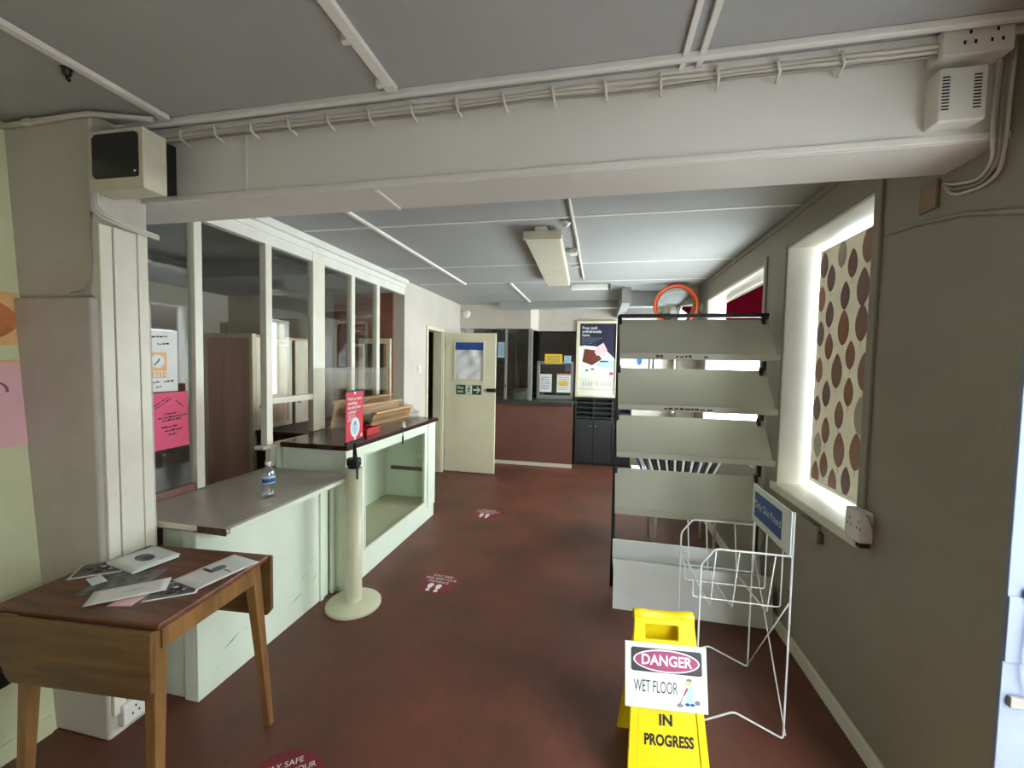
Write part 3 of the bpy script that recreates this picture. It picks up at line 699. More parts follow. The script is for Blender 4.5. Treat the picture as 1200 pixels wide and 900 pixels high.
# ------------------------------------------------------------------ yellow folding floor sign and the placard on it
t = thing('floor_sign', 'yellow plastic folding floor sign reading in progress', 'sign', (.28, 1.68, 0))
F = Frame((.292, 1.505, .0), (1, .11, 0), (-.03, .155, .60))
F = Frame(F.o, F.u, (F.v - F.u * F.v.dot(F.u)))
def trap(b): return .152 - (.152 - .112) * b / .62
m = MB()
ring(m, F, [(-trap(.485), .485), (trap(.485), .485), (.112, .60), (-.112, .60)], [(-.072, .52), (.050, .52), (.050, .572), (-.072, .572)], -.016, 0)
ring(m, F, [(-.152, 0), (.152, 0), (trap(.485), .485), (-trap(.485), .485)], [(-.118, .05), (.118, .05), (.095, .465), (-.095, .465)], -.016, 0)
m.prism(F, [(-.118, .05), (.118, .05), (.095, .465), (-.095, .465)], -.016, -.004)
fp = m.build('front_panel', M['yellow'], t, .004)
m = MB(); m.nofix = True; m.text(F, 'IN', -.005, .248, .050, -.0034, 0, bold=.002); m.text(F, 'PROGRESS', .004, .182, .050, -.0034, 0, bold=.002, width=.178);
m.build('printed_pattern', M['ink'], fp)
G = Frame(F.p(0, 0) + Vector((-.03, .36, 0)), F.u, (F.v * 1.0 + Vector((0, -.46, 0))))
G = Frame(G.o, F.u, G.v - F.u * G.v.dot(F.u))
d = F.p(0, .60, -.03) - G.o; hb_ = d.dot(G.v); off = d.dot(G.n)
m = MB(); m.prism(G, [(-.152, 0), (.152, 0), (.112, hb_), (-.112, hb_)], off - .0, off + .014); m.build('back_panel', M['yellow'], t, .004)
m = MB(); p0, p1 = F.p(-.114, .603, -.018), F.p(.114, .603, -.018); m.lathe(p0, [(.018, 0), (.020, .004), (.020, .05), (.017, .056), (.017, .172), (.020, .178), (.020, .224), (.018, .228)], 20, axis=(p1 - p0)); m.build('hinge', M['yellow'], t)
a = math.radians(-0.8)
Q = Frame(F.p(-.154, .290, .004), F.u * math.cos(a) + F.v * math.sin(a), F.v * math.cos(a) - F.u * math.sin(a))
t = thing('danger_placard', 'white danger wet floor placard resting on the yellow floor sign', 'placard', tuple(Q.o))
m = MB(); m.fbox(Q, 0, .30, 0, .222, 0, .004); pb = m.build('board', M['placard'], t, .001)
m = MB(); m.nofix = True; h = .0046
m.flat(Q, [(.022, .128), (.028, .122), (.276, .122), (.282, .128), (.282, .198), (.276, .204), (.028, .204), (.022, .198)], h, 0)
m.ell(Q, .152, .163, .122, .039, h + .0005, 1, 48); m.ell(Q, .152, .163, .116, .034, h + .001, 2, 48); m.text(Q, 'DANGER', .152, .163, .050, h + .0015, 1, width=.186, bold=.0012)
m.text(Q, 'WET FLOOR', .112, .072, .058, h, 0, width=.160)
# small cleaner in blue overalls with a mop
m.flat(Q, [(.222, .030), (.248, .030), (.252, .060), (.246, .086), (.230, .090), (.222, .070)], h, 3); m.ell(Q, .232, .098, .011, .010, h + .0005, 4, 20); m.flat(Q, [(.222, .104), (.246, .104), (.240, .112), (.228, .112)], h + .001, 5)
m.flat(Q, [(.224, .082), (.212, .056), (.216, .054), (.230, .078)], h + .0008, 6); m.flat(Q, [(.216, .064), (.197, .022), (.199, .021), (.218, .063)], h + .001, 5); m.ell(Q, .200, .021, .011, .006, h + .0006, 5, 16); m.ell(Q, .226, .026, .009, .005, h + .0006, 7, 16); m.ell(Q, .244, .026, .009, .005, h + .0006, 7, 16)
m.ell(Q, .262, .034, .010, .008, h + .0002, 5, 18)
m.build('printed_pattern', [M['charcoal'], M['paper'], M['magenta'], M['skyblue'], M['peach'], M['grey_ink'], M['magenta'], M['blue']], pb)

# ------------------------------------------------------------------ drop leaf table
TA = math.radians(4.5); TC = Vector((-1.605, 1.185, 0))
tu, tv = Vector((math.cos(TA), math.sin(TA), 0)), Vector((-math.sin(TA), math.cos(TA), 0))
t = thing('drop_leaf_table', 'small wooden drop leaf table with splayed legs in the front corner', 'table', (TC.x, TC.y, 0))
F = Frame(TC + Vector((0, 0, 0)), tu, tv)   # n = up
m = MB(); m.fbox(F, -.305, .305, -.235, .235, .72, .742); m.build('tabletop', M['teak'], t, .006)
m = MB()
for (a, b, c, d) in ((-.25, .285, -.205, -.187), (-.25, .285, .187, .205), (-.25, -.232, -.187, .187), (.267, .285, -.187, .187)): m.fbox(F, a, b, c, d, .645, .72)
m.build('apron', M['oak'], t, .002)
for (s_, nm) in ((-1, 'front'), (1, 'rear')):
    m = MB(); y0, y1 = (-.262, -.244) if s_ < 0 else (.244, .262)
    zb = .52 if s_ < 0 else .475
    P = [(-.305, .73), (.305, .73), (.305, zb + .025), (.285, zb), (-.205, zb), (-.222, zb + .02)]
    Fv = Frame(F.p(0, y1 if s_ < 0 else y1, 0), tu, (0, 0, 1))
    m.prism(Fv, P, 0, .018); m.build('leaf', M['teakleaf'], t, .004)
for (a, b, sa, sb) in ((-.20, -.20, -.02, -.03), (.255, -.20, .02, -.03), (-.20, .19, .0, .03), (.262, .19, .03, .055)):
    m = MB(); w0, w1 = .022, .013
    q = [F.p(a + sa - w1, b + sb - w1, 0), F.p(a + sa + w1, b + sb - w1, 0), F.p(a + sa + w1, b + sb + w1, 0), F.p(a + sa - w1, b + sb + w1, 0),
         F.p(a - w0, b - w0, .718), F.p(a + w0, b - w0, .718), F.p(a + w0, b + w0, .718), F.p(a - w0, b + w0, .718)]
    m.hexa(q); m.build('leg', M['oak'], t, .003)

# loose papers on the table: corners on the table top, nearest first
def leaf(name, pts, z, mat, label, pmats=(), draw=None, lift=0.0, group='papers on the wooden table'):
    o = Vector((pts[0][0], pts[0][1], z)); u = Vector((pts[1][0] - pts[0][0], pts[1][1] - pts[0][1], 0)); v = Vector((pts[3][0] - pts[0][0], pts[3][1] - pts[0][1], 0))
    w, hgt = u.length, v.length
    v2 = v - u.normalized() * v.dot(u.normalized()); F = Frame(o, u, v2)
    m = MB(); zf = lambda a, b: lift * (a * a * .5 + b * (1 - a) * .6)
    m.sheet(F, w, v2.length, zf, 8, 6, 0, .0007)
    ob = m.build(name, mat); tag(ob, label, 'paper', group)
    if draw:
        p = MB(); p.nofix = True; draw(p, F, w, v2.length, .0012 + lift * .62)
        p.build('printed_pattern', list(pmats), ob)
    return ob
def d_lines(p, F, w, h, k):
    R = random.Random(int(w * 1000))
    for i in range(5): p.scrib(F, w * .12, w * .8, h * (.25 + i * .12), h * .04, k, 0, R)
def d_blot(p, F, w, h, k):
    p.ell(F, w * .5, h * .52, w * .24, h * .17, k, 0); p.ell(F, w * .56, h * .56, w * .12, h * .10, k + .0003, 1)
def d_bar(p, F, w, h, k):
    p.rect(F, w * .12, w * .5, h * .40, h * .46, k, 0); p.ell(F, w * .42, h * .55, w * .13, h * .12, k, 1, 20); p.rect(F, w * .6, w * .85, h * .55, h * .58, k, 1)
def d_photo(p, F, w, h, k):
    R = random.Random(11)
    p.rect(F, w * .05, w * .95, h * .08, h * .92, k, 0)
    for i in range(16): p.ell(F, w * R.uniform(.15, .85), h * R.uniform(.2, .8), w * R.uniform(.03, .09), h * R.uniform(.04, .1), k + .0003 + i * .00004, R.choice((1, 2)), 10)
z0 = .7425
leaf('newspaper', [(-1.72, 1.03), (-1.54, 1.09), (-1.585, 1.253), (-1.765, 1.19)], z0, M['photo_grey'], 'grey printed newspaper sheet lying under the other papers', (M['grey_ink'],), d_lines)
leaf('leaflet', [(-1.54, 1.01), (-1.465, 1.03), (-1.485, 1.10), (-1.56, 1.08)], z0 + .0003, M['palepink'], 'pink edged leaflet peeping out from under the white envelope')
leaf('photo_print', [(-1.456, 1.05), (-1.335, 1.14), (-1.40, 1.24), (-1.52, 1.15)], z0 + .0006, M['paper'], 'glossy black and white print under the folded letter', (M['photo_grey'], M['ink'], M['placard']), d_photo)
leaf('photo_print', [(-1.854, 1.095), (-1.735, 1.19), (-1.82, 1.285), (-1.94, 1.19)], z0 + .002, M['paper'], 'dark grainy photograph with a white border at the far left', (M['photo_grey'], M['ink'], M['placard']), d_photo)
leaf('envelope', [(-1.60, .985), (-1.445, 1.125), (-1.505, 1.205), (-1.665, 1.06)], z0 + .004, M['paper'], 'long white envelope lying across the papers at the table front', (M['grey_ink'],), lambda p, F, w, h, k: p.scrib(F, w * .4, w * .7, h * .5, h * .05, k, 0), .0015)
leaf('small_card', [(-1.787, 1.112), (-1.715, 1.085), (-1.695, 1.117), (-1.77, 1.148)], z0 + .006, M['placard'], 'small pale card beside the grainy photograph')
leaf('letter', [(-1.495, 1.185), (-1.345, 1.155), (-1.305, 1.375), (-1.455, 1.405)], z0 + .003, M['paper'], 'folded white letter at the right edge of the table', (M['charcoal'], M['grey_ink']), d_bar, .0015)
leaf('greeting_card', [(-1.851, 1.215), (-1.672, 1.18), (-1.640, 1.335), (-1.825, 1.375)], z0 + .013, M['placard'], 'white card with a dark blurred picture on top of the papers', (M['photo_grey'], M['charcoal']), d_blot, 0)
o = MB(); F2 = Frame((-1.848, 1.216, z0 + .0032), (.179, -.035, 0), (.035, .179, 0)); o.fbox(F2, 0, .180, 0, .155, 0, .007); tag(o.build('booklet', M['paper'], None, .002), 'white booklet directly under the card with the blurred picture', 'paper', 'papers on the wooden table')

# left corner odds and ends
t = thing('black_bag', 'black bag hanging low on the left wall beyond the wooden table', 'bag', (-2.12, 1.02, .33))
m = MB(); m.lathe((-2.11, 1.02, .335), [(.03, 0), (.06, .01), (.072, .06), (.07, .12), (.045, .165), (.02, .18)], 24)
for v in m.bm.verts: v.co.y = 1.02 + (v.co.y - 1.02) * 1.9; v.co.x = -2.125 + (v.co.x + 2.11) * .8
m.build('body', M['black'], t)
m = MB(); m.tube([(-2.13, .95, .50), (-2.155, .97, .60), (-2.18, 1.02, .66), (-2.155, 1.07, .60), (-2.13, 1.09, .50)], .006, 8); m.build('strap', M['black'], t)
def wall_x(z): return -2.165 - .195 * z / CZ
F = Frame((wall_x(1.19) + .002, .62, 1.19), (0, 1, 0), (-.195 / CZ, 0, 1))
t = thing('wall_poster', 'food poster in peach and pink tones on the left wall by the pillar', 'poster', tuple(F.o))
m = MB(); m.fbox(F, 0, .615, 0, .61, 0, .002); sh = m.build('sheet', M['palepink'], t)
m = MB(); m.nofix = True
m.rect(F, 0, .615, .33, .61, .0026, 0); m.ell(F, .42, .50, .19, .10, .003, 1); m.flat(F, [(0, .30), (.615, .345), (.615, .40), (0, .38)], .003, 2); m.ell(F, .50, .415, .02, .02, .0034, 3)
m.ell(F, .535, .22, .03, .035, .003, 3, 24); m.ell(F, .535, .222, .02, .026, .0034, 4, 24); m.rect(F, .50, .57, .17, .215, .0036, 4)
m.build('printed_pattern', [M['peach'], M['mug'], M['wall_green'], M['magenta'], M['palepink']], sh)
F = Frame((-1.885, 1.265, .045), (0, 1, 0), (0, 0, 1))
t = thing('floor_socket', 'white double socket low on the pillar behind the wooden table', 'socket', tuple(F.o))
m = MB(); m.fbox(F, 0, .147, 0, .087, 0, .035); pt_ = m.build('box', M['plastic'], t, .004)
def sockface(F, a, b, h, parent):
    m = MB(); m.nofix = True
    for dx in (0, .06):
        for (p, q) in ((.030, .050), (.018, .024), (.042, .024)): m.rect(F, a + dx + p - .003, a + dx + p + .003, b + q - .005, b + q + .005, h, 0)
    m.build('pin_holes', M['hole'], parent)
sockface(F, .015, .008, .0356, pt_)

# ------------------------------------------------------------------ blinds
BX = 1.25
F = Frame((BX, 2.765, .915), (0, -1, 0), (0, 0, 1))       # printed side faces the room
t = thing('leaf_blind', 'cream blind printed with brown leaves hanging in the nearest window', 'blind', (BX, 2.4, .915))
m = MB(); m.fbox(F, 0, .755, 0, 1.325, -.0012, 0); cl = m.build('cloth', M['blind'], t)
m = MB(); m.nofix = True
LV = [(2.318,2.161,2),(2.542,2.171,1),(2.443,2.098,1),(2.639,2.061,1),(2.345,1.96,2),(2.496,1.943,1),(2.236,2.035,1),(2.636,1.862,1),(2.495,1.774,2),(2.342,1.785,2),(2.20,1.885,2),(2.627,1.682,1),(2.42,1.629,1),(2.536,1.545,2),(2.236,1.668,2),(2.300,1.545,2),(2.627,1.419,1),(2.418,1.440,1),(2.215,1.441,1),(2.31,1.331,2),(2.492,1.315,1),(2.615,1.214,1),(2.475,1.13,2),(2.33,1.147,2),(2.615,1.02,1),(2.40,.985,1),(2.215,1.255,2),(2.215,1.04,1),(2.69,1.12,1),(2.72,1.33,1),(2.72,1.55,1),(2.725,1.76,1),(2.73,1.96,1),(2.72,2.15,1),(2.52,.945,1),(2.215,2.20,2),(2.70,.95,1)]
R = random.Random(21); LL = list(LV)
for (y, z, k) in LV:
    if 2.03 < y - .52 < 2.19: LL.append((y - .52, z, k))
for i, (y, z, k) in enumerate(LL):
    hw, hh = (.052, .088) if k == 2 else (.042, .070)
    a, b = 2.765 - y, z - .915
    c = R.choice((0, 0, 1, 1, 3)) if i % 9 != 1 else 2
    P = []
    for j in range(24):
        th = 2 * PI * j / 24; s_, cc = math.sin(th), math.cos(th)
        k_ = 1 - .35 * max(0, s_) ** 2
        P.append((a + hw * cc * abs(cc) ** .15 * k_, b + hh * (s_ if s_ < 0 else s_ ** 1.0) * (1.0 if s_ < 0 else 1.12)))
    P = [(max(.001, min(.754, p)), max(.001, min(1.324, q))) for p, q in P]
    m.flat(F, P, .0009 + .00003 * (i % 5), c)
    if .004 < a < .75 and b - hh - .03 > 0: m.rect(F, a - .0015, a + .0015, b - hh - .028, b - hh + .02, .0008, c)
m.build('leaf_pattern', [M['leafA'], M['leafB'], M['leafC'], M['leafD']], cl)
m = MB(); m.lathe((BX + .012, 2.012, 2.236), [(.011, 0), (.011, .752)], 16, axis=(0, 1, 0)); m.build('roller', M['plastic'], t)
m = MB(); m.fbox(F, 0, .755, -.018, .004, -.006, .004); m.build('bottom_bar', M['plastic'], t, .002)
t = thing('maroon_blind', 'plain maroon blind half lowered in the window behind the shelving', 'blind', (1.25, 3.9, 1.94))
m = MB(); m.box(1.249, 1.251, 3.17, 4.60, 1.94, 2.23); m.build('cloth', M['maroon'], t)
m = MB(); m.box(1.243, 1.257, 3.17, 4.60, 1.922, 1.942); m.build('bottom_bar', M['plastic'], t, .002)
m = MB(); m.lathe((1.256, 3.165, 2.232), [(.014, 0), (.014, 1.44)], 16, axis=(0, 1, 0)); m.build('roller', M['plastic'], t)

# ------------------------------------------------------------------ rear post counter
t = thing('rear_counter', 'brown panelled rear counter with a dark grey worktop', 'counter', (-1.2, 6.4, 0))
m = MB(); m.box(-2.16, -.365, 6.275, 6.30, .05, .95); m.build('front_panel', M['brownpanel'], t)
m = MB(); m.box(-2.16, -.365, 6.268, 6.274, 0, .055); m.build('kick_strip', M['gloss'], t)
m = MB(); m.box(-2.16, -.372, 6.23, 6.95, .95, 1.005); m.build('worktop', M['slate'], t, .004)
t = thing('rear_screen', 'glazed bandit screen with silver posts above the rear counter', 'screen', (-1.2, 6.4, 1.005))
for (a, b, c, d) in ((-2.16, -2.11, 6.31, 6.35), (-1.445, -1.41, 6.31, 6.35), (-1.07, -1.01, 6.29, 6.36)):
    m = MB(); m.box(a, b, c, d, 1.006, 2.105); m.build('post', M['silver'], t, .003)
for (a, b) in ((-2.11, -1.445), (-1.41, -1.07)):
    m = MB(); m.box(a, b, 6.327, 6.333, 1.01, 2.105); m.build('pane', M['screen_glass'], t)
m = MB(); m.box(-1.435, -1.42, 6.305, 6.309, 1.2, 1.24); m.build('lock', M['black'], t)
m = MB()
ring(m, Frame((0, 6.70, 0), (1, 0, 0), (0, 0, 1)), [(-.99, 1.007), (-.40, 1.007), (-.40, 1.62), (-.99, 1.62)], [(-.945, 1.07), (-.445, 1.07), (-.445, 1.565), (-.945, 1.565)], -.03, 0)
m.build('hatch_frame', M['silver'], t, .003)
m = MB(); m.box(-.98, -.42, 6.712, 6.716, 1.05, 1.59); m.box(-1.0, -.375, 6.74, 6.745, 1.01, 2.107); m.build('hatch_pane', M['screen_glass'], t)
def notice(x0, z0, w, h, mat, label, y=6.694, kind=0):
    F = Frame((x0, y, z0), (1, 0, 0), (0, 0, 1))
    def d(p, F, k):
        R = random.Random(int(abs(x0) * 999))
        n = 4 if kind == 1 else 7
        for i in range(n): p.scrib(F, w * .12, w * .86, h * (.15 + .75 * i / n), h * (.10 if kind == 1 else .05), k, 0, R)
        if kind == 2: p.rect(F, w * .1, w * .75, h * .4, h * .6, k + .0004, 1); p.rect(F, w * .02, w * .98, h * .93, h * .98, k + .0004, 2)
    return paper_on('notice', F, w, h, mat, label, 'notice', d, (M['grey_ink'], M['yellow_print'], M['red']), 'notices on the rear screen')
notice(-.86, 1.585, .28, .15, M['yellow_print'], 'yellow notice across the top of the rear counter hatch', 6.664, 1)
notice(-.945, 1.12, .20, .29, M['paper'], 'plain white notice in the left of the rear hatch')
notice(-.66, 1.12, .22, .30, M['paper'], 'white notice with a yellow block in the right of the rear hatch', kind=2)
notice(-.55, 1.60, .11, .11, M['skyblue'], 'small pale square notice right of the yellow notice', 6.664)
notice(-.545, 1.45, .10, .13, M['charcoal'], 'small dark notice above the notice with the yellow block')
notice(-1.56, 1.66, .11, .24, M['skyblue'], 'light blue notice on the rear screen beside the open door', 6.320)
o = MB(); o.box(-2.1, -.6, 7.62, 7.69, 1.0, 1.04); o.box(-2.1, -.6, 7.62, 7.69, 1.5, 1.54); o.box(-1.5, -1.46, 7.62, 7.69, 1.04, 1.5)
tag(o.build('office_shelf', M['corridor']), 'dim shelf on the dark office wall behind the rear screen', 'shelf')
o = MB(); o.box(-1.36, -1.12, 6.55, 6.75, 1.006, 1.10); o.hexa([(-1.36, 6.55, 1.10), (-1.12, 6.55, 1.10), (-1.12, 6.75, 1.10), (-1.36, 6.75, 1.10), (-1.33, 6.6, 1.17), (-1.15, 6.6, 1.17), (-1.15, 6.75, 1.17), (-1.33, 6.75, 1.17)])
tag(o.build('scale', M['slate'], None, .004), 'small dark scale on the rear counter behind the glass', 'scale')
# leaflet unit and poster
t = thing('leaflet_unit', 'dark grey cupboard unit with leaflet slots at its top', 'unit', (-.06, 6.6, 0))
x0, x1, y0, y1 = -.352, .505, 6.56, 6.71
m = MB(); m.box(x0, x1, y0 + .02, y1, 0, .72); m.box(x0, x0 + .02, y0, y1, .72, 1.04); m.box(x1 - .02, x1, y0, y1, .72, 1.04); m.box(-.075, -.055, y0, y1, .72, 1.04); m.box(.21, .23, y0, y1, .72, 1.04); m.box(x0 + .02, x1 - .02, y1 - .02, y1, .72, 1.04); m.build('body', M['darkunit'], t)
for k in range(4):
    z = .735 + k * .078
    m = MB(); m.hexa([(x0 + .02, y0 + .005, z), (x1 - .02, y0 + .005, z), (x1 - .02, y1 - .02, z + .02), (x0 + .02, y1 - .02, z + .02), (x0 + .02, y0 + .005, z + .022), (x1 - .02, y0 + .005, z + .022), (x1 - .02, y1 - .02, z + .026), (x0 + .02, y1 - .02, z + .026)]); m.build('slot_shelf', M['darkunit'], t)
m = MB(); m.box(x0 - .005, x1 + .005, y0 - .005, y1, 1.04, 1.06); m.build('top', M['black'], t, .002)
for (a, b) in ((x0 + .006, -.068), (-.062, .217), (.223, x1 - .006)):
    m = MB(); m.box(a, b, y0, y0 + .02, .03, .715); dd = m.build('door', M['darkunit'], t, .003)
    kx = b - .04 if a < -.2 else a + .03
    m = MB(); m.lathe((kx, y0, .62), [(.008, 0), (.008, .012), (.011, .014), (.011, .02)], 14, axis=(0, -1, 0)); m.build('knob', M['silver'], dd)
F = Frame((-.362, 6.70, 1.065), (1, 0, 0), (0, 0, 1)); w, h = .64, 1.20
t = thing('framed_poster', 'framed navy and white cash withdrawal poster above the grey leaflet unit', 'poster', tuple(F.o))
m = MB(); ring(m, F, [(0, 0), (w, 0), (w, h), (0, h)], [(.05, .04), (w - .03, .04), (w - .03, h - .04), (.05, h - .04)], 0, .03); m.build('frame', M['doorcream'], t, .003)
m = MB(); m.fbox(F, .05, w - .03, .04, h - .04, .002, .012); pp = m.build('sheet', M['paper'], t)
m = MB(); m.nofix = True; k = .0128
m.flat(F, [(.05, .80), (.12, .815), (.30, .80), (.48, .72), (.61, .60), (.61, h - .04), (.05, h - .04)], k, 0)
for i, s_ in enumerate(('Free cash', 'withdrawals', 'here')): m.text(F, s_, .085, 1.09 - i * .057, .062, k + .0005, 1, 'LEFT', bold=.001)
R = random.Random(2)
for i in range(4): m.scrib(F, .085, .40 - .05 * i, .925 - i * .027, .013, k + .0005, 2, R)
m.flat(F, [(.10, .56), (.25, .50), (.31, .66), (.30, .74), (.13, .76)], k + .0006, 3); m.flat(F, [(.25, .50), (.40, .60), (.36, .66), (.30, .66)], k + .001, 3)
m.flat(F, [(.28, .70), (.44, .64), (.48, .74), (.42, .86), (.33, .80)], k + .0008, 4); m.flat(F, [(.30, .50), (.58, .45), (.585, .58), (.40, .60)], k + .0008, 5); m.rect(F, .37, .50, .555, .575, k + .0014, 6)
m.ell(F, .55, .375, .034, .026, k + .0006, 7); m.ell(F, .17, .42, .022, .014, k + .0006, 6); m.ell(F, .26, .44, .03, .012, k + .0006, 6);
m.rect(F, .05, .61, .12, .125, k + .0006, 2); m.rect(F, .055, .605, .045, .30, k + .0003, 8)
for i in range(11):
    if i in (4, 6): continue
    a = .12 + i * .042; m.flat(F, [(a, .18), (a + .012, .18), (a + .010, .25), (a + .004, .25)], k + .0006, 2)
m.build('printed_pattern', [M['navy'], M['paper'], M['grey_ink'], M['leather'], M['palepink'], M['skyblue'], M['ink'], M['magenta'], M['gloss']], pp)

# ------------------------------------------------------------------ open fire exit door
F = Frame((-2.145, 5.60, .008), (1, -.012, 0), (0, 0, 1)); w, h = .735, 1.975
dr = MB(); ring(dr, F, [(0, 0), (w, 0), (w, h), (0, h)], [(.125, 1.30), (.575, 1.30), (.575, 1.86), (.125, 1.86)], -.04, 0)
dr = struct(dr.build('door_1', M['doorcream'], None, .003), 'cream panel door standing open at the rear of the shop')
m = MB(); ring(m, F, [(.125, 1.30), (.575, 1.30), (.575, 1.86), (.125, 1.86)], [(.14, 1.315), (.56, 1.315), (.56, 1.845), (.14, 1.845)], -.045, .012); m.build('glazing_bead', M['gloss'], dr)
Fs = Frame(F.p(.145, 1.318, -.022), F.u, F.v)
m = MB(); m.sheet(Fs, .41, .53, lambda u, v: .010 * math.sin(9 * u + 5 * v) + .008 * math.sin(14 * u * v + 3 * u) + .007 * math.sin(17 * v - 9 * u), 26, 30, 0, .002); m.build('window_film', M['sack'], dr)
m = MB(); m.fbox(F, .145, .555, 1.74, 1.845, -.008, -.003); m.build('blue_band', M['blue'], dr)
m = MB(); m.fbox(F, .62, .735, 1.155, 1.205, 0, .028); m.fbox(F, .735, .742, 1.15, 1.21, -.04, .03); m.build('door_lock', M['black'], dr, .003)
m = MB(); m.lathe(F.p(.60, 1.18, 0), [(.016, 0), (.016, .01), (.006, .014), (.006, .03), (.012, .034), (.012, .046)], 16, axis=tuple(F.n)); m.build('handle', M['silver'], dr)
for z in (.22, 1.0, 1.75):
    m = MB(); m.lathe(F.p(-.006, z, -.02), [(.007, 0), (.007, .09)], 10); m.build('hinge', M['silver'], dr)
Fx = Frame(F.p(.165, 1.11, .001), F.u, F.v)
t = thing('fire_exit_sign', 'green fire exit sign with running man and arrow on the open door', 'sign', tuple(Fx.o))
m = MB(); m.fbox(Fx, 0, .37, 0, .135, 0, .003); bd = m.build('board', M['green'], t)
m = MB(); m.nofix = True; k = .0036
m.text(Fx, 'Fire', .018, .093, .056, k, 0, 'LEFT', bold=.001); m.text(Fx, 'exit', .018, .043, .056, k, 0, 'LEFT', bold=.001)
m.flat(Fx, [(.140, .005), (.235, .005), (.235, .130), (.140, .130)], k, 0)
kk = k + .0005
m.ell(Fx, .196, .112, .010, .011, kk, 1, 18); m.flat(Fx, [(.178, .100), (.198, .098), (.192, .062), (.174, .060)], kk, 1); m.flat(Fx, [(.176, .066), (.190, .064), (.180, .040), (.154, .020), (.146, .028), (.166, .044)], kk, 1); m.flat(Fx, [(.180, .068), (.192, .066), (.208, .046), (.204, .012), (.194, .012), (.196, .042)], kk, 1)
m.flat(Fx, [(.194, .094), (.200, .090), (.222, .076), (.218, .068), (.196, .080)], kk, 1); m.flat(Fx, [(.180, .098), (.176, .090), (.160, .084), (.152, .062), (.146, .066), (.154, .092)], kk, 1)
m.rect(Fx, .252, .325, .058, .078, k, 0); m.flat(Fx, [(.300, .024), (.318, .024), (.356, .068), (.318, .112), (.300, .112), (.336, .068)], k, 0)
m.build('printed_pattern', [M['paper'], M['green']], bd)

# ------------------------------------------------------------------ floor stickers
def sticker(x, y, ang, label):
    c, s_ = math.cos(ang), math.sin(ang)
    F = Frame((x, y, .0004), (c, s_, 0), (-s_, c, 0))
    t = thing('floor_sticker', label, 'sticker', (x, y, 0), 'keep your distance floor stickers')
    m = MB(); m.lathe((x, y, 0.0003), [(.148, 0), (.148, .0006)], 48, smooth=False); d = m.build('disc', M['sticker'], t)
    m = MB(); m.nofix = True; k = .0012
    m.text(F, 'STAY SAFE', 0, .085, .036, k, 0, width=.15); m.text(F, 'AND KEEP YOUR', 0, .045, .036, k, 0, width=.235); m.text(F, 'DISTANCE', 0, .005, .036, k, 0, width=.15)
    for sx in (-.035, .025):
        m.flat(F, [(sx - .022 * math.sin(q) * (1 if math.cos(q) > 0 else .8), -.055 + .034 * math.cos(q)) for q in [2 * PI * i / 20 for i in range(20)]], k, 0); m.ell(F, sx + .002, -.107, .015, .016, k, 0, 16)
    m.build('printed_pattern', M['shoeink'], d); return t
sticker(-1.089, 1.237, math.radians(38), 'floor sticker nearest the wooden table, cut by the picture edge')
sticker(-1.069, 2.70, math.radians(-3), 'floor sticker beside the cream barrier post')
sticker(-1.10, 4.10, math.radians(-3), 'floor sticker farthest away, before the open door')

# ------------------------------------------------------------------ ceiling fittings
t = thing('strip_light', 'long unlit fluorescent strip light fixed to the rear ceiling', 'light', (-.42, 3.6, 2.48))
A = math.radians(1.8); F = Frame((-.40, 2.82, 2.401), (math.cos(A), math.sin(A), 0), (-math.sin(A), math.cos(A), 0))
m = MB(); m.hexa([F.p(-.118, 0, 0), F.p(.118, 0, 0), F.p(.118, 1.64, 0), F.p(-.118, 1.64, 0), F.p(-.128, 0, .055), F.p(.128, 0, .055), F.p(.128, 1.64, .055), F.p(-.128, 1.64, .055)]); m.build('diffuser', M['bulb_off'], t, .004)
m = MB(); m.fbox(F, -.05, .03, -.025, 1.66, .056, .079); m.build('body', M['plastic'], t)
m = MB(); m.fbox(F, -.13, .13, -.012, 0, -.002, .056); m.build('end_cap', M['old_plastic'], t, .003); m = MB(); m.fbox(F, -.13, .13, 1.64, 1.652, -.002, .056); m.build('end_cap', M['old_plastic'], t, .003)
t = thing('strip_light', 'shorter crosswise strip light on the ceiling beyond the long one', 'light', (-.1, 4.85, 2.48))
m = MB(); m.box(-.34, .08, 4.80, 4.92, 2.43, 2.479); m.build('diffuser', M['white'], t, .006); m = MB(); m.box(.08, .10, 4.79, 4.93, 2.425, 2.479); m.build('end_cap', M['charcoal'], t, .003)
def conduit(pts, label, r=.009, clips=(), name='conduit'):
    t = thing(name, label, 'conduit', pts[0])
    m = MB(); m.tube(pts, r, 10); m.build('pipe', M['wire'], t)
    for c in clips:
        m = MB(); m.box(c[0] - .02, c[0] + .02, c[1] - .008, c[1] + .008, c[2] - .012, c[2] + .011); m.build('clip', M['plastic'], t, .002)
def trunk(x, y0, y1, w, label, name='cable_trunking', z=CZ, cl=()):
    t = thing(name, label, 'trunking', (x, y0, z))
    m = MB(); m.box(x - w / 2, x + w / 2, y0, y1, z - .018, z - .0005); m.build('cover', M['white'], t, .002)
    for y in cl:
        m = MB(); m.box(x - w / 2 - .02, x - w / 2, y - .01, y + .01, z - .02, z - .0005); m.build('clip', M['plastic'], t, .002)
    m = MB(); m.box(x - w / 2 - .002, x + w / 2 + .002, y1 - .03, y1, z - .020, z - .0005); m.build('end_piece', M['plastic'], t, .002)
trunk(-1.655, -1.2, 1.325, .03, 'white trunking on the front ceiling at far left')
trunk(-.71, -1.2, 1.325, .036, 'white clipped trunking on the front ceiling left of the middle', cl=(.3, .75, 1.1, 1.29))
trunk(-1.545, 1.665, 2.64, .028, 'short white trunking on the rear ceiling just behind the beam'); trunk(-1.545, 2.65, 4.62, .028, 'long white trunking running back over the display counter')
trunk(-1.012, 4.65, 6.0, .026, 'far white trunking on the ceiling before the rear counter')
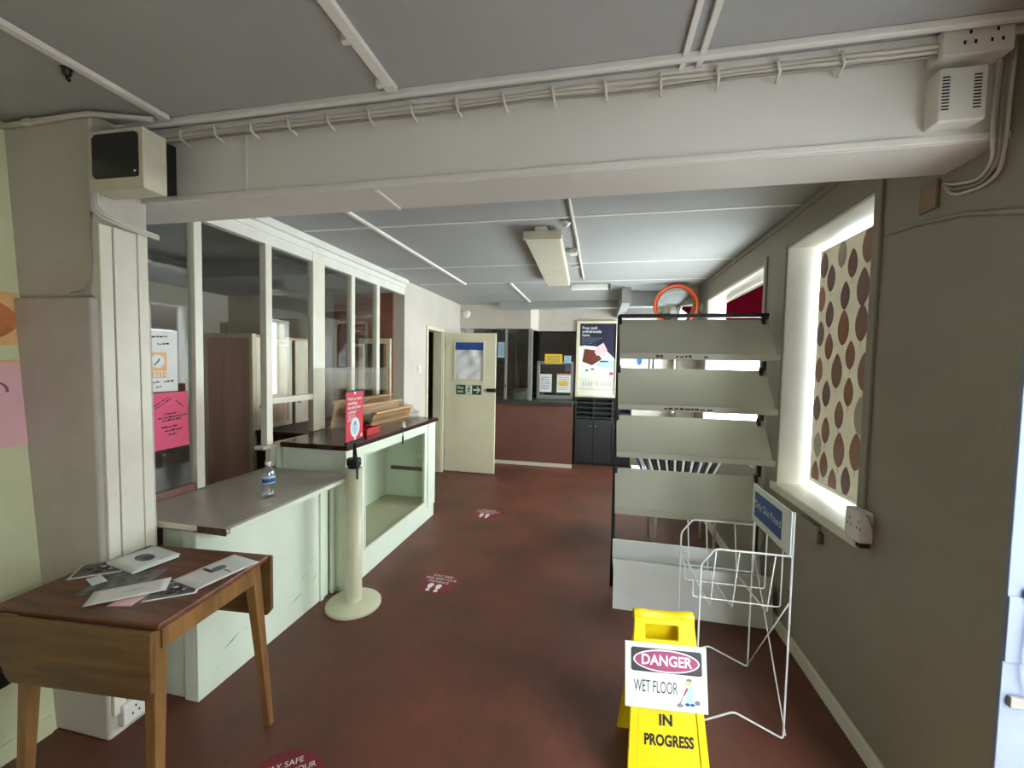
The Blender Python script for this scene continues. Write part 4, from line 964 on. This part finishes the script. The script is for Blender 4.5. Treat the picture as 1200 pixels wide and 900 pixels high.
t = thing('cable_run', 'white ceiling cable with a junction box beside the strip light', 'cable', (-.187, 2.0, 2.47))
m = MB(); m.tube([(-.187, 1.66, 2.468), (-.19, 2.4, 2.468), (-.184, 3.0, 2.466), (-.187, 3.8, 2.468), (-.186, 4.45, 2.468)], .011, 8); m.build('cable', M['wire'], t)
m = MB(); m.lathe((-.235, 2.72, 2.44), [(.008, 0), (.028, .02), (.034, .038)], 18); m.build('rose', M['plastic'], t)
m = MB(); m.box(-.255, -.20, 3.35, 3.45, 2.445, 2.479); m.build('junction_box', M['plastic'], t, .004)
m = MB(); m.tube([(-.275, 3.30, 2.47), (-.24, 3.29, 2.462), (-.19, 3.30, 2.466)], .005, 6); m.build('tail', M['wire_grey'], t)
m = MB(); m.tube([(-.275, 3.9, 2.47), (-.19, 3.9, 2.468)], .006, 6); m.build('tail', M['wire'], t)
t = thing('smoke_alarm', 'round white detector on the fascia above the open door', 'detector', (-2.05, 6.27, 2.33))
m = MB(); m.lathe((-2.06, 6.27, 2.335), [(.062, 0), (.062, .012), (.05, .03), (.02, .034)], 28, axis=(0, -1, 0)); m.build('body', M['white'], t)
m = MB(); m.lathe((-2.06, 6.236, 2.335), [(.012, 0), (.012, .004)], 14, axis=(0, -1, 0)); m.build('grille', M['plastic'], t)

# cables clipped along the top of the beam, each a cable of its own
YB = 1.392
def wob(z, amp, ph): return [(-2.05 + i * (3.10 / 24), YB - .006 * math.sin(i * .9 + ph) * .5, z + amp * math.sin(i * 1.3 + ph)) for i in range(25)]
for (z, r_, amp, ph, mt_, lab) in ((2.446, .006, .0015, 0, 'wire', 'upper white cable clipped along the top of the beam'), (2.433, .005, .0025, 1.4, 'wire', 'middle white cable clipped along the top of the beam'), (2.421, .0045, .003, 2.2, 'wire_grey', 'lowest grey cable sagging along the top of the beam')):
    t = thing('beam_cable', lab, 'cable', (-2.05, YB, z), 'cables along the beam')
    m = MB(); m.tube(wob(z, amp, ph), r_, 8); m.build('sheath', M[mt_], t)
    if z > 2.44:
        for i in range(15):
            x = -1.66 + i * .165
            m = MB(); m.tube([(x, YB + .03, z + .014), (x, YB - .012, z + .010), (x + .006, YB - .014, z - .026), (x + .010, YB + .025, z - .036)], .0045, 6); m.build('clip', M['plastic'], t)
# floodlight style alarm box on its bracket
t = thing('alarm_box', 'beige boxed lamp unit with a dark glass front high on the pillar', 'lamp', (-1.74, 1.3, 2.16))
m = MB(); F = Frame((-1.868, 1.205, 2.160), (1, .02, 0), (0, 0, 1))
ring(m, F, [(0, 0), (.25, 0), (.25, .215), (0, .215)], [(.025, .045), (.228, .045), (.228, .197), (.025, .197)], -.085, 0)
m.fbox(F, .002, .248, .002, .213, -.088, -.02); m.build('case', M['old_plastic'], t, .004)
m = MB(); m.prism(F, [(.022, .055), (.036, .041), (.218, .041), (.231, .055), (.231, .184), (.214, .201), (.036, .201), (.022, .186)], -.02, .003); m.build('lens', M['grey_glass'], t, .002)
m = MB(); m.ell(F, .218, .060, .005, .004, .0045, 0, 12); m.build('indicator', M['paper'], t)
m = MB(); m.box(-1.84, -1.738, 1.295, 1.428, 2.225, 2.42); m.build('bracket', M['black'], t)
for j, (dx, lab) in enumerate(((0, 'outer'), (.016, 'middle'), (.03, 'inner'))):
    t = thing('lamp_cable', '%s white cable looping from the lamp unit across the pillar' % lab, 'cable', (-1.9, 1.22, 2.0), 'cables below the lamp unit')
    m = MB(); m.wire([(-1.875 + dx, 1.218, 2.19), (-1.874 + dx, 1.216, 2.10 + dx * .4), (-1.850 + dx * .7, 1.225, 2.075 + dx * .6), (-1.862 + dx * .1, 1.34, 2.062 + dx * .5), (-1.858, 1.445, 2.055 + dx * .5)], .0055 if j == 1 else .004, bend=.03, n=8); m.build('sheath', M['wire'], t)
t = thing('pillar_wire', 'thin grey wire bending down the upper pillar to its ledge', 'cable', (-1.9, 1.21, 1.9))
m = MB(); m.wire([(-1.905, 1.236, 2.10), (-1.902, 1.232, 1.99), (-1.888, 1.228, 1.945), (-1.890, 1.226, 1.85), (-1.93, 1.226, 1.802), (-2.00, 1.226, 1.795)], .004, bend=.03, n=8); m.build('sheath', M['wire_grey'], t)

# right end of the beam
F = Frame((.885, 1.43, 2.405), (1, 0, 0), (0, 0, 1))
t = thing('beam_socket', 'white double socket box at the right end of the beam', 'socket', tuple(F.o))
m = MB(); m.fbox(F, 0, .16, 0, .072, 0, .06); bx_ = m.build('box', M['plastic'], t, .004); sockface(F, .03, .006, .0606, bx_)
F = Frame((.885, 1.43, 2.235), (1, 0, 0), (0, 0, 1))
t = thing('vent_unit', 'white slotted sounder box under the socket at the right of the beam', 'sounder', tuple(F.o))
m = MB(); m.fbox(F, 0, .11, 0, .142, 0, .055); bx_ = m.build('case', M['plastic'], t, .004)
m = MB(); m.nofix = True
for a in (.006, .078):
    for k in range(11): m.rect(F, a, a + .018, .03 + k * .0085, .034 + k * .0085, .0556, 0)
m.build('slots', M['hole'], bx_)
for k, (dx, lab) in enumerate(((0, 'left'), (.018, 'middle'), (.034, 'right'))):
    t = thing('corner_cable', '%s one of three white cables down the right end of the beam' % lab, 'cable', (1.05, 1.42, 2.3), 'cables at the right end of the beam')
    m = MB(); m.wire([(1.04 + dx, 1.405, 2.46), (1.035 + dx, 1.408, 2.30), (1.036 + dx, 1.41, 2.21), (1.06 + dx * .5, 1.43, 2.15 - .02 * k), (1.083, 1.50, 2.12 - .012 * k), (1.083, 1.60, 2.15 - .018 * k), (1.084, 1.64, 2.17)], .005, bend=.04, n=8); m.build('sheath', M['wire'] if k != 1 else M['wire_grey'], t)
t = thing('wall_cable', 'painted cable running along the right wall to the nearest window', 'cable', (1.085, 1.4, 2.05))
m = MB(); m.tube([(1.084, 1.345, 1.975), (1.084, 1.55, 2.04), (1.084, 1.75, 2.075), (1.084, 1.90, 2.085)], .008, 8); m.build('sheath', M['wire_grey'], t)
o = MB(); o.box(1.078, 1.089, 1.66, 1.735, 2.10, 2.196); tag(o.build('wall_plate', M['patch'], None, .002), 'brown patch board on the right wall just under the beam', 'board')

# sockets at the window
F = Frame((1.089, 1.985, .86), (0, -1, 0), (0, 0, 1))
t = thing('window_socket', 'white double socket box at the lower corner of the nearest window', 'socket', tuple(F.o))
m = MB(); m.fbox(F, 0, .10, 0, .125, 0, .05); bx_ = m.build('box', M['plastic'], t, .005); sockface(F, .004, .035, .0506, bx_)
m = MB(); m.tube([(1.06, 1.90, .985), (1.062, 1.87, .97), (1.075, 1.855, .92)], .004, 6); m.build('cable', M['wire_grey'], t)
m = MB(); m.box(1.045, 1.08, 1.885, 1.915, .842, .86); m.build('gland', M['black'], t)
F = Frame((1.089, 2.44, .70), (0, -1, 0), (0, 0, 1))
t = thing('socket_cover', 'painted flat cover box on the right wall below the window sill', 'cover', tuple(F.o))
m = MB(); m.fbox(F, 0, .17, 0, .085, 0, .022); m.build('cover', M['wall_right'], t, .004); m = MB(); m.fbox(F, .17, .20, .01, .06, 0, .014); m.build('knockout', M['corridor'], t, .002)

# convex mirror
t = thing('convex_mirror', 'round convex mirror with an orange rim high behind the shelving', 'mirror', (.79, 4.8, 2.24))
ax = Vector((-.10, -1, -.02)).normalized(); c = Vector((.79, 4.78, 2.225))
m = MB(); m.lathe(c, [(.20, .0), (.19, .015), (.15, .035), (.10, .05), (.05, .058), (.004, .06)], 48, axis=ax, cap=False); m.build('glass', M['mirror'], t)
m = MB(); m.lathe(c, [(.200, -.015), (.224, -.012), (.230, .004), (.224, .018), (.210, .022), (.200, .012)], 48, axis=ax, cap=False); m.build('rim', M['orange'], t)
m = MB(); m.lathe(c, [(.20, -.012), (.196, -.03), (.03, -.04)], 40, axis=ax); m.build('back', M['charcoal'], t)
m = MB(); m.wire([tuple(c - ax * .035), (.86, 4.86, 2.21), (1.02, 4.86, 2.21), (1.085, 4.86, 2.21)], .011, bend=.03, n=10); m.build('bracket', M['plastic'], t)
m = MB(); m.lathe((1.062, 4.86, 2.21), [(.045, 0), (.045, .027)], 20, axis=(1, 0, 0)); m.build('wall_flange', M['plastic'], t)

conduit([(-2.345, 1.228, 2.452), (-2.1, 1.228, 2.455), (-1.90, 1.23, 2.458), (-1.70, 1.31, 2.462)], 'white pipe along the top of the pillar at far left', .010, ((-2.2, 1.228, 2.455),), 'ceiling_pipe')
t = thing('ceiling_hook', 'small black hook in the front ceiling near the far left trunking', 'hook', (-1.713, 1.055, 2.48))
m = MB(); m.lathe((-1.713, 1.055, 2.455), [(.006, 0), (.012, .006), (.012, .02), (.016, .0245)], 14); m.build('base', M['black'], t)
m = MB(); m.tube([(-1.713, 1.055, 2.456), (-1.713, 1.055, 2.445), (-1.705, 1.055, 2.438), (-1.699, 1.055, 2.445)], .003, 6); m.build('crook', M['black'], t)

# ------------------------------------------------------------------ light and camera
W = bpy.data.worlds.new('daylight'); SC.world = W; W.use_nodes = True
bg = W.node_tree.nodes['Background']; bg.inputs['Color'].default_value = (0.88, 0.95, 1.0, 1); bg.inputs['Strength'].default_value = 1.0
def portal(name, x, y, z, sy, sz, rot):
    l = bpy.data.lights.new(name, 'AREA'); l.shape = 'RECTANGLE'; l.size = sy; l.size_y = sz; l.cycles.is_portal = True
    o = bpy.data.objects.new(name, l); COL.objects.link(o); o.location = (x, y, z); o.rotation_euler = rot
ry = (0, math.radians(90), 0)
portal('portal_door', 1.37, (DY0 + DY1) / 2, DZ / 2, DZ, DY1 - DY0, ry)
for a, b, z0, z1 in (W1, W2, W_ADDED): portal('portal_window', 1.37, (a + b) / 2, (z0 + z1) / 2, z1 - z0, b - a, ry)
cam = bpy.data.cameras.new('camera'); co = bpy.data.objects.new('camera', cam); COL.objects.link(co); SC.camera = co
cam.sensor_width = 36; cam.sensor_fit = 'HORIZONTAL'; cam.lens = 485 / 1200 * 36; cam.clip_start = .02
yaw, pitch, roll = math.radians(11.824), math.radians(2.658), math.radians(1.117)
cy, sy, cp, sp, cr, sr_ = math.cos(yaw), math.sin(yaw), math.cos(pitch), math.sin(pitch), math.cos(roll), math.sin(roll)
f = Vector((-sy * cp, cy * cp, -sp)); r = Vector((cy, sy, 0)); u = r.cross(f)
r2 = cr * r + sr_ * u; u2 = -sr_ * r + cr * u
mt = Matrix((r2, u2, -f)).transposed().to_4x4(); mt.translation = (0, 0, 1.55); co.matrix_world = mt
SC.view_settings.view_transform = 'Standard'; SC.view_settings.look = 'None'; SC.view_settings.gamma = 1.0; SC.view_settings.use_curve_mapping = False
SC.view_settings.exposure = 4.45
SC.cycles.max_bounces = 12; SC.cycles.diffuse_bounces = 8; SC.cycles.transparent_max_bounces = 16
SC.cycles.use_denoising = True
